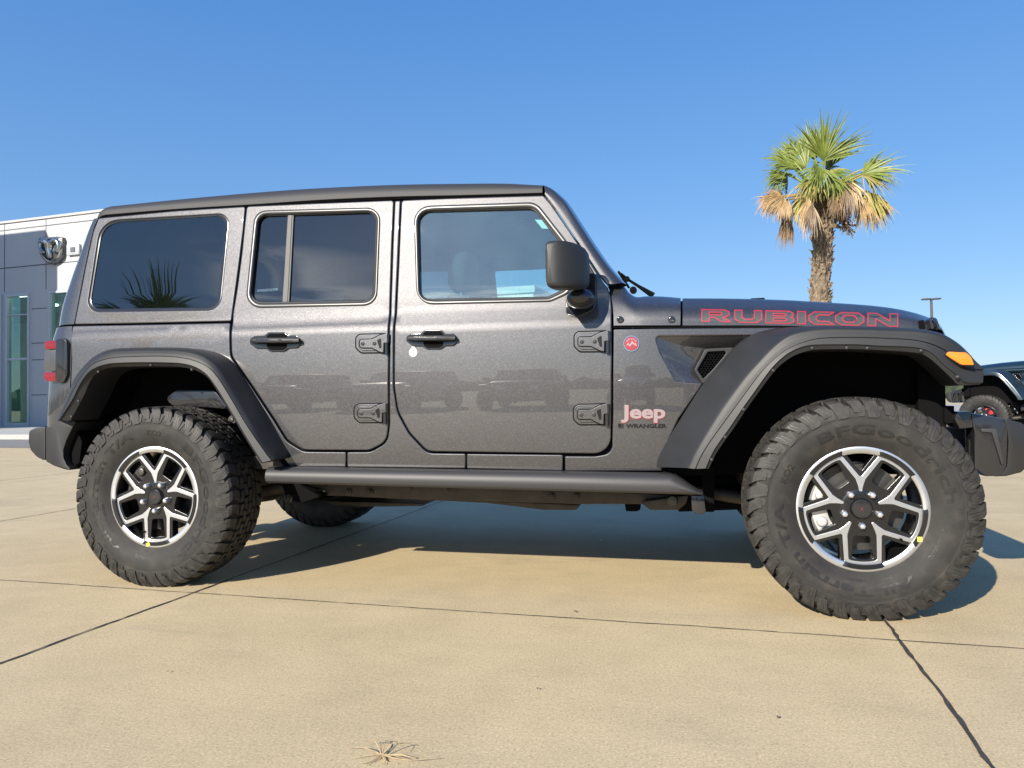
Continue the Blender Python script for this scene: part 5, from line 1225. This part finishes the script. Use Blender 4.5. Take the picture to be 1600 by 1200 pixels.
    # tyre carcass
    mb = MB(); pr = [(o, r) for o, r in TP]+[(-o, r) for o, r in TP[-2::-1]]; mb.lathe(pr, n=168); TY = mb.obj('tyre', M['tyre'], Wl, smooth=50, org=o0)
    tb = MB(); NS = 42; rr = random.Random(5)
    def strip(side, a0f, a1f, path, base):
        """block whose edges are functions of the position along the path"""
        k = len(path); V = []; nn = 4
        for (o, r), (ob, rb), i in zip(path, base, range(k)):
            a0, a1 = a0f(i/(k-1)), a1f(i/(k-1))
            for j in range(nn+1):
                a = a0+(a1-a0)*j/nn; V.append(Vector((r*math.cos(a), -side*o, r*math.sin(a))))
            for j in range(nn+1):
                a = a0+(a1-a0)*j/nn; V.append(Vector((rb*math.cos(a), -side*ob, rb*math.sin(a))))
        m_ = 2*(nn+1); F = []
        for i in range(k-1):
            for j in range(nn): F.append((i*m_+j, i*m_+j+1, (i+1)*m_+j+1, (i+1)*m_+j))
            F.append((i*m_, (i+1)*m_, (i+1)*m_+nn+1, i*m_+nn+1)); F.append((i*m_+nn, i*m_+2*nn+1, (i+1)*m_+2*nn+1, (i+1)*m_+nn))
        F.append(tuple(range(nn+1))+tuple(range(2*nn+1, nn, -1))); e = (k-1)*m_; F.append(tuple(e+j for j in range(nn, -1, -1))+tuple(e+j for j in range(nn+1, 2*nn+2)))
        tb.add(V, F)
    pitch = 2*math.pi/NS
    for side in (1, -1):
        for i in range(NS):
            a = i*pitch+(.5*pitch if side < 0 else 0)+rr.uniform(-.004, .004); long_ = i % 2 == 0; w = pitch*(.395 if long_ else .36)
            top = [(.070, RT+.0015), (.100, RT+.0005), (.118, RT-.004), (.1275, RT-.012), (.1335, RT-.026), (.1388, .366)] + ([(.1420, .350), (.1430, .3405)] if long_ else [(.1405, .358)])
            bs = [(.070, .397), (.098, .396), (.110, .392), (.118, .384), (.1255, .373), (.131, .362)] + ([(.1355, .350), (.1375, .3395)] if long_ else [(.134, .357)])
            zig = (lambda t, a=a, w=w, q_=.9 if long_ else 1.1: a-w*(1-.22*math.sin(9.5*t))+pitch*.24*math.sin(5.6*t)*q_); zag = (lambda t, a=a, w=w, q_=.9 if long_ else 1.1, lg=long_: a+w*(.94-.30*t+.16*math.cos(9*t))+pitch*.24*math.sin(5.6*t)*q_)
            if side < 0: zig, zag = (lambda t, f=zig, a=a: 2*a-f(t)), (lambda t, f=zag, a=a: 2*a-f(t)); zig, zag = zag, zig
            strip(side, zig, zag, top, bs)
        for i in range(NS):                                            # low links between the lugs on the side wall
            a = (i+.5)*pitch+(.5*pitch if side < 0 else 0); w = pitch*.30
            strip(side, lambda t, a=a, w=w: a-w*(1-.5*t), lambda t, a=a, w=w: a+w*(1-.2*t), [(.1290, .384), (.1355, .366), (.1400, .350), (.1412, .3435)], [(.124, .380), (.131, .364), (.1355, .350), (.137, .343)])
    sb = MB(); P7 = [(.118, RT-.004), (.1275, RT-.012), (.1335, RT-.026), (.1388, .366), (.1420, .350), (.1430, .3405)]  # dark strips laid on the lugs to paint in the shade of sipe grooves
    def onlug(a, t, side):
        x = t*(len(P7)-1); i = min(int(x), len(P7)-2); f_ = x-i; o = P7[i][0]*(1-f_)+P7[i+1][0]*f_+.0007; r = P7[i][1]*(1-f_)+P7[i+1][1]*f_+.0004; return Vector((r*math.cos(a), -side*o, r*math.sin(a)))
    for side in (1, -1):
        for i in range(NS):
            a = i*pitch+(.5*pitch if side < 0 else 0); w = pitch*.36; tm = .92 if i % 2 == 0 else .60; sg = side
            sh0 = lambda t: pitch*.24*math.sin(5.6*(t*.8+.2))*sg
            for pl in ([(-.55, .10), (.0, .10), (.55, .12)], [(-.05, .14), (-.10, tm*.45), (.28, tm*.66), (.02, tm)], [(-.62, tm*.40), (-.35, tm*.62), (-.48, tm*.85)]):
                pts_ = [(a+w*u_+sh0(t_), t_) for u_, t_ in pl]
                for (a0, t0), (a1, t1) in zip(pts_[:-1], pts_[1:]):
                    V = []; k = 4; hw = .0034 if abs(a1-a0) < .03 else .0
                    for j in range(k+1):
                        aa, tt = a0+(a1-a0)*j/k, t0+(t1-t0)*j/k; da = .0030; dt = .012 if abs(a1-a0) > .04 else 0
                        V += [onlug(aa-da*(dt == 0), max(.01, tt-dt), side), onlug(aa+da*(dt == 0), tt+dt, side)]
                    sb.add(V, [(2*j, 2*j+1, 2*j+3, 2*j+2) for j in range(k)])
    def block(poly, rtop):
        n = len(poly); mo = sum(p[1] for p in poly)/n; V = []
        for a, o in poly: r = rtop-(o/.13)**2*.004; V.append(Vector((r*math.cos(a), o, r*math.sin(a))))
        for a, o in poly: r = .396; V.append(Vector((r*math.cos(a), o, r*math.sin(a))))
        tb.add(V, [tuple(range(n)), tuple(range(2*n-1, n-1, -1))]+[(i, i+n, (i+1) % n+n, (i+1) % n) for i in range(n)])
    for i in range(NS):
        for row, (oc, ph, fl) in enumerate(((-.046, 0, 1), (-.0155, .45, -1), (.0155, .0, 1), (.046, .5, -1))):
            a = (i+ph)*pitch+rr.uniform(-.006, .006); h = .0135; k = pitch
            pl = [(a-.40*k, oc-h*fl), (a-.10*k, oc-h*1.12*fl), (a-.02*k, oc-h*.55*fl), (a+.26*k, oc-h*.75*fl), (a+.42*k, oc-h*.1*fl), (a+.40*k, oc+h*fl), (a+.12*k, oc+h*1.1*fl), (a+.04*k, oc+h*.6*fl), (a-.26*k, oc+h*.8*fl), (a-.44*k, oc+h*.15*fl)]
            if fl < 0: pl = pl[::-1]
            block(pl, RT+.0020)
    TB = tb.obj('tread_blocks', M['tread'], Wl, smooth=25, org=o0)
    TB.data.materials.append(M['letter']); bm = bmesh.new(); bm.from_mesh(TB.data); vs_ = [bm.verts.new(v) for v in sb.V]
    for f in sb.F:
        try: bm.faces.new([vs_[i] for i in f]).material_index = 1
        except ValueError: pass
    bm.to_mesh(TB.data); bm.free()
    # raised side wall lettering
    def arc_text(s, a0, a1, r0, h, bold, off=.0016):
        V, F = text_loops(s, 1., 1.02, bold); lo_ = V.min(0); hi = V.max(0); V, F = subdiv2(V, F, .35); V = (V-lo_)/(hi-lo_); out = []
        for u, v in V:
            a = rad(a0+(a1-a0)*u); r = r0+h*v; o = float(np.interp(r, tr_, to))+off; out.append(Vector((r*math.cos(a), -o, r*math.sin(a))))
        return out, F
    for s, a0, a1, r0, h, b_ in (('BFGoodrich', 121, 6, .276, .040, .02), ('All-Terrain T/A', -56, -184, .278, .036, .03), ('KO2', -199, -214, .283, .024, .02), ('LT285/70R17C', -14, -38, .268, .012, .0), ('RADIAL TUBELESS', -70, -104, .256, .008, .0)):
        V, F = arc_text(s, a0, a1, r0, h, b_); mk('sidewall_lettering', V, F, M['letter'], Wl, smooth=None, org=o0)
    ORG[0] = keep
    return Wl
def brake(parent_loc, silver, ang):
    o0 = Vector((0, 0, 0)); mb = MB(); mb.lathe([(.045, .08), (.045, .075), (.020, .072), (.020, .168), (-.004, .168), (-.004, .07)], n=60); B = mb.obj('brake_disc', M['iron'], car, smooth=35, org=o0); B.location = parent_loc
    mb = MB(); n = 10
    for r0, r1, o0_, o1_ in ((.105, .186, .022, .066),):
        V = []
        for i in range(n+1):
            a = rad(ang-34+68*i/n); 
            for r, o in ((r0, o0_), (r0+.01, o1_), (r1-.015, o1_+.004), (r1, o0_)): V.append(Vector((r*math.cos(a), -o, r*math.sin(a))))
        mb.add(V, [(i*4+j, i*4+(j+1) % 4, (i+1)*4+(j+1) % 4, (i+1)*4+j) for i in range(n) for j in range(4)]+[(3, 2, 1, 0), (n*4, n*4+1, n*4+2, n*4+3)])
    for da in (-20, 20): a = rad(ang+da); mb.lathe([(.06, .020), (.078, .020), (.082, .015), (.082, 0)], c=(.145*math.cos(a), 0, .145*math.sin(a)), n=14)
    mb.obj('brake_caliper', M['caliper'] if silver else M['iron'], B, smooth=35, org=o0, bev=.003); return B
HZ = .4075
W0 = wheel_spin(); W0.location = Vector((3.008, -.818, HZ))-CX
WB = copy_tree(W0, car); WB.location = Vector((0, -.818, HZ))-CX; WB.rotation_euler.y = rad(68.5)
for X, a in ((0, 40), (3.008, 15)):
    w_ = copy_tree(W0, car, skip=('sidewall_lettering', 'balance_tag')); w_.location = Vector((X, .818, HZ))-CX; w_.rotation_euler = (0, rad(a), math.pi)
B0 = brake(Vector((3.008, -.818, HZ))-CX, True, 182); B1 = brake(Vector((0, -.818, HZ))-CX, False, 150)
for X, src in ((0, B1), (3.008, B0)): b_ = copy_tree(src, car); b_.location = Vector((X, .818, HZ))-CX; b_.rotation_euler.z = math.pi
# --- cabin: seats, steering wheel, dashboard, roll bar
def seat(x, y, w, back_h, name='seat'):
    def sec(cx_, z, hx, hy, n=24, ex=.5): return [Vector((cx_+hx*math.copysign(abs(math.cos(t))**ex, math.cos(t)), y+hy*math.copysign(abs(math.sin(t))**ex, math.sin(t)), z)) for t in np.linspace(0, 2*math.pi, n, endpoint=False)]
    def build(nm, secs, par):
        n = len(secs[0]); c0 = sum(secs[0], Vector())/n; c1 = sum(secs[-1], Vector())/n; G = [[c0]*n]+secs+[[c1]*n]; G = [r_+[r_[0]] for r_ in G]; return gridmesh(nm, G, M['cloth'], par, smooth=60)
    B = build(name, [sec(x-.11-.02*0, .70, .06, w*.40), sec(x-.13, .74, .085, w*.48), sec(x-.15, .95, .095, w*.52), sec(x-.175, 1.15, .085, w*.52), sec(x-.20, back_h-.06, .065, w*.45), sec(x-.21, back_h, .04, w*.34)], car)
    build('headrest', [sec(x-.205, back_h+.03, .035, .10), sec(x-.205, back_h+.06, .055, .135), sec(x-.20, back_h+.15, .058, .135), sec(x-.195, back_h+.215, .045, .10), sec(x-.195, back_h+.225, .03, .07)], B)
    mb = MB(); [mb.tube([(x-.205, y+s*.06, back_h-.02), (x-.205, y+s*.06, back_h+.06)], .007, 8) for s in (-1, 1)]; mb.obj('headrest_post', M['chrome'], B)
    build('cushion', [sec(x+.16, .66, .24, w*.45), sec(x+.17, .70, .28, w*.52), sec(x+.17, .78, .28, w*.52), sec(x+.15, .81, .24, w*.44)], B); return B
for x, y in ((1.53, -.37), (1.40, .37)): seat(x, y, .50, 1.33)
for y in (-.36, .36): seat(.62, y, .56, 1.27, 'rear_seat')
mb = MB(); mb.box((1.98, -.70, .85), (2.14, .70, 1.20)); mb.obj('dashboard', M['black'], car, bev=.05)
mb = MB(); c = Vector((1.86, .36, 1.14)); Rm = Matrix.Rotation(rad(-62), 3, 'Y'); mb.tube([c+Rm @ Vector((.185*math.cos(t), .185*math.sin(t), 0)) for t in np.linspace(0, 2*math.pi, 33)], .016, 8, caps=False)
mb.tube([c+Rm @ Vector((-.18, 0, 0)), c+Rm @ Vector((.18, 0, 0))], .018, 6); mb.tube([c+Rm @ Vector((0, -.18, 0)), c+Rm @ Vector((0, .18, 0))], .018, 6); mb.obj('steering_wheel', M['black'], car, smooth=60)
mb = MB()
for s in (-1, 1):
    mb.tube([(1.08, s*.66, .9), (1.08, s*.64, 1.60), (1.02, s*.60, 1.68), (.2, s*.60, 1.70), (-.10, s*.60, 1.66), (-.42, s*.64, 1.10)], .032, 10); mb.tube([(1.08, s*.62, 1.67), (1.80, s*.61, 1.66)], .030, 10)
mb.tube([(1.06, -.62, 1.67), (1.06, .62, 1.67)], .032, 10); mb.tube([(-.10, -.60, 1.66), (-.10, .60, 1.66)], .032, 10); mb.obj('roll_bar', M['black'], car, smooth=60)
mb = MB()                                                             # seat belt and speaker pods behind the quarter window
b0, b1, b2 = onY(266, 350, -.62), onY(250, 400, -.62), onY(212, 475, -.62)
for a_, b_ in ((b0, b1), (b1, b2)):
    w_ = Vector((.034, 0, .012)); mb.add([a_-w_, a_+w_, b_+w_, b_-w_, a_-w_+Vector((0, .006, 0)), a_+w_+Vector((0, .006, 0)), b_+w_+Vector((0, .006, 0)), b_-w_+Vector((0, .006, 0))], [(0, 1, 2, 3), (7, 6, 5, 4), (0, 4, 5, 1), (1, 5, 6, 2), (2, 6, 7, 3), (3, 7, 4, 0)])
mb.obj('seat_belt', M['black'], car)
extr('speaker_pod', [(242, 347), (276, 344.5), (276, 352), (252, 356)], -.62, -.50, M['black'], car, .004); extr('speaker_pod', [(296, 344), (334, 341), (334, 347), (305, 352)], -.62, -.50, M['black'], car, .004)
# seam backing below cowl and hood
HB = [p for p in G_cowl_last] if 'G_cowl_last' in globals() else None
a_ = [SY(1065, y, o_) for y, o_ in ((508, -.020), (493, -.024), (478, -.040))]; T_ = SY(1065, 466.9, -.002, .105)
row = crown(a_+[T_+Vector((0, 0, -.006))], .022, 6); gridmesh('seam_backing', [[p+Vector((-.014, 0, -.003)) for p in row], [p+Vector((.014, 0, -.004)) for p in row]], M['black'], car, both=True)
ORG[0] = Vector((0, 0, 0)); ROOT[0] = None

# ================================================================== OTHER VEHICLES (same build, other finishes)
M['blue'] = paint('slate_blue_paint', (.018, .042, .060), .5); M['bluet'] = simple('slate_blue_flare', (.014, .027, .038), .25, metal=.3, coat=1.)
M['redcal'] = simple('red_caliper', (.75, .015, .04), .35, coat=.5); M['silver'] = paint('silver_paint', (.45, .46, .47), .5); M['whitep'] = simple('white_paint', (.75, .75, .74), .3, coat=1.); M['dark'] = paint('dark_paint', (.03, .03, .035), .4)
SK = ('hood_lettering', 'lettering_outline', 'fender_lettering', 'lettering_edge', 'model_lettering', 'flag_badge', 'round_badge', 'round_sticker', 'sticker_centre', 'window_paper', 'sidewall_lettering', 'seat_belt', 'speaker_pod')
def other(loc, rz, swap, label, group):
    c = copy_tree(car, None, SK, swap); c.location = loc; c.rotation_euler.z = rz; c['label'] = label; c['group'] = group; return c
sw_b = {'granite_paint': M['blue'], 'satin_black_plastic': M['bluet'], 'machined_aluminium': M['wblack'], 'caliper_silver': M['redcal'], 'amber_lens': M['bluet'], 'satin_steel_coat': M['black']}
hub = Vector((7.75, 11.3, 0)); A_ = rad(180-33)
off = Matrix.Rotation(A_, 3, 'Z') @ Vector((3.008-1.504, .95, 0)); bc = other(hub-off, A_, sw_b, 'slate blue off road vehicle with red brake caliper behind the grey car bumper', 'off road vehicles on the lot')
for ch_ in bc.children:
    k_ = ch_.name.split('.')[0]
    if k_ == 'brake_disc': ch_.rotation_euler.y = rad(137)
    elif k_ not in ('wheel', 'axle', 'coil_spring', 'shock_absorber', 'control_arm', 'driveshaft'): ch_.location.z += .17
car['group'] = 'off road vehicles on the lot'
for (x, y, rz, pm_, lab) in ((-8.2, -17.0, 1.52, 'blue', 'blue off road vehicle at one end of the row behind the viewer'), (-4.7, -16.2, 1.62, 'silver', 'silver off road vehicle in the row parked behind the viewer'), (-1.5, -16.6, 1.50, 'dark', 'black off road vehicle between the silver and white ones behind the viewer'),
        (1.9, -16.0, 1.66, 'whitep', 'white off road vehicle in the row parked behind the viewer'), (5.4, -16.8, 1.55, 'red', 'red off road vehicle in the row parked behind the viewer'), (9.6, -17.4, .25, 'bluet', 'dark blue off road vehicle parked sideways at the far end behind the viewer')):
    other((x, y, 0), rz, {'granite_paint': M[pm_]}, lab, 'off road vehicles on the lot')
# far trees round the lot, one low mass on the horizon
M['wood'] = simple('far_foliage', (.050, .068, .034), .9, vary=.4, vscale=.3)
mb = MB(); rr = random.Random(3); ico = bmesh.new(); bmesh.ops.create_icosphere(ico, subdivisions=1, radius=1); IV = [v.co.copy() for v in ico.verts]; IF = [tuple(v.index for v in f.verts) for f in ico.faces]; ico.free()
for i in range(620):
    a = rr.uniform(0, 2*math.pi); d_ = rr.uniform(190, 250); h = rr.uniform(1.6, 4.2); w = rr.uniform(2.5, 6.5); c = Vector((d_*math.cos(a), d_*math.sin(a), h*.75))
    mb.add([c+Vector((v.x*w*rr.uniform(.75, 1.25), v.y*w*rr.uniform(.75, 1.25), v.z*h*rr.uniform(.75, 1.25))) for v in IV], IF)
tag(mb.obj('far_trees', M['wood'], smooth=None), 'low dark line of far trees on the horizon', 'trees', kind='stuff')

# ================================================================== SMALL THINGS ON THE CONCRETE
M['straw'] = simple('dry_straw', (.40, .30, .17), .7, vary=.3, vscale=60)
gb = onZ(597, 1184); mb = MB(); rr = random.Random(11)
for (x, y, h) in ((543, 1171, .012), (550, 1188, .010), (560, 1196, .006), (606, 1160, .02), (592, 1163, .02), (575, 1166, .03), (691, 1187, .006), (652, 1167, .02), (638, 1178, .03), (600, 1199, .004), (622, 1196, .004), (572, 1200, .004), (640, 1189, .015)):
    e = onZ(x, y); mid = gb.lerp(e, .5); d = Vector((-(e-gb).y, (e-gb).x, 0))*rr.uniform(-.22, .22)
    pts_ = [Vector(v) for v in cr([gb+Vector((0, 0, .006)), mid+d+Vector((0, 0, h)), e+Vector((0, 0, .004))], 8)]; mb.tube(pts_, [.0015*(1-.7*i/(len(pts_)-1)) for i in range(len(pts_))], 5)
a, b = onZ(600, 1184), onZ(650, 1188); mb.tube([a+Vector((0, 0, .006)), a.lerp(b, .5)+Vector((0, .004, .008)), b+Vector((0, 0, .005))], [.0026, .0022, .0008], 6)
tag(mb.obj('dry_grass_root', M['straw'], smooth=60), 'dry straw coloured grass tuft lying at the bottom edge of the concrete', 'dry grass')
M['chip'] = simple('pale_chip', (.62, .66, .62), .6); M['leafbit'] = simple('dry_leaf_bit', (.20, .14, .09), .8)
def bit(px, py, s, m, nm, label, cat, ang):
    p = onZ(px, py, .004); mb = MB(); n = 7; t = [Vector((math.cos(k*2*math.pi/n)*s*rr.uniform(.5, 1.1), math.sin(k*2*math.pi/n)*s*.55*rr.uniform(.6, 1.1), .003+.012*s/.02*rr.uniform(0, .6))) for k in range(n)]
    Rz = Matrix.Rotation(ang, 3, 'Z'); V = [p+Rz @ v for v in t]; c = p+Vector((0, 0, .012*s/.02)); mb.add(V+[c, p], [(i, (i+1) % n, n) for i in range(n)]+[((i+1) % n, i, n+1) for i in range(n)])
    tag(mb.obj(nm, m, smooth=20), label, cat)
bit(940, 846, .024, M['chip'], 'paper_scrap', 'pale scrap in the shade under the middle of the car', 'litter', .2); bit(960, 822, .014, M['chip'], 'paper_scrap', 'tiny pale scrap under the car, farther from the viewer', 'litter', 1.4)
bit(840, 1077, .007, M['leafbit'], 'leaf_bit', 'curled brown leaf bit on sunlit concrete at the lower centre', 'leaf bit', .6); bit(262, 1050, .008, M['straw'], 'leaf_bit', 'straw coloured leaf bit on concrete at the lower left', 'leaf bit', 2.)
bit(1215, 1122, .007, M['leafbit'], 'leaf_bit', 'dark leaf bit on concrete left of the right hand joint', 'leaf bit', 1.); bit(898, 956, .010, M['leafbit'], 'leaf_bit', 'brown leaf bit beside the long cross joint', 'leaf bit', .1)
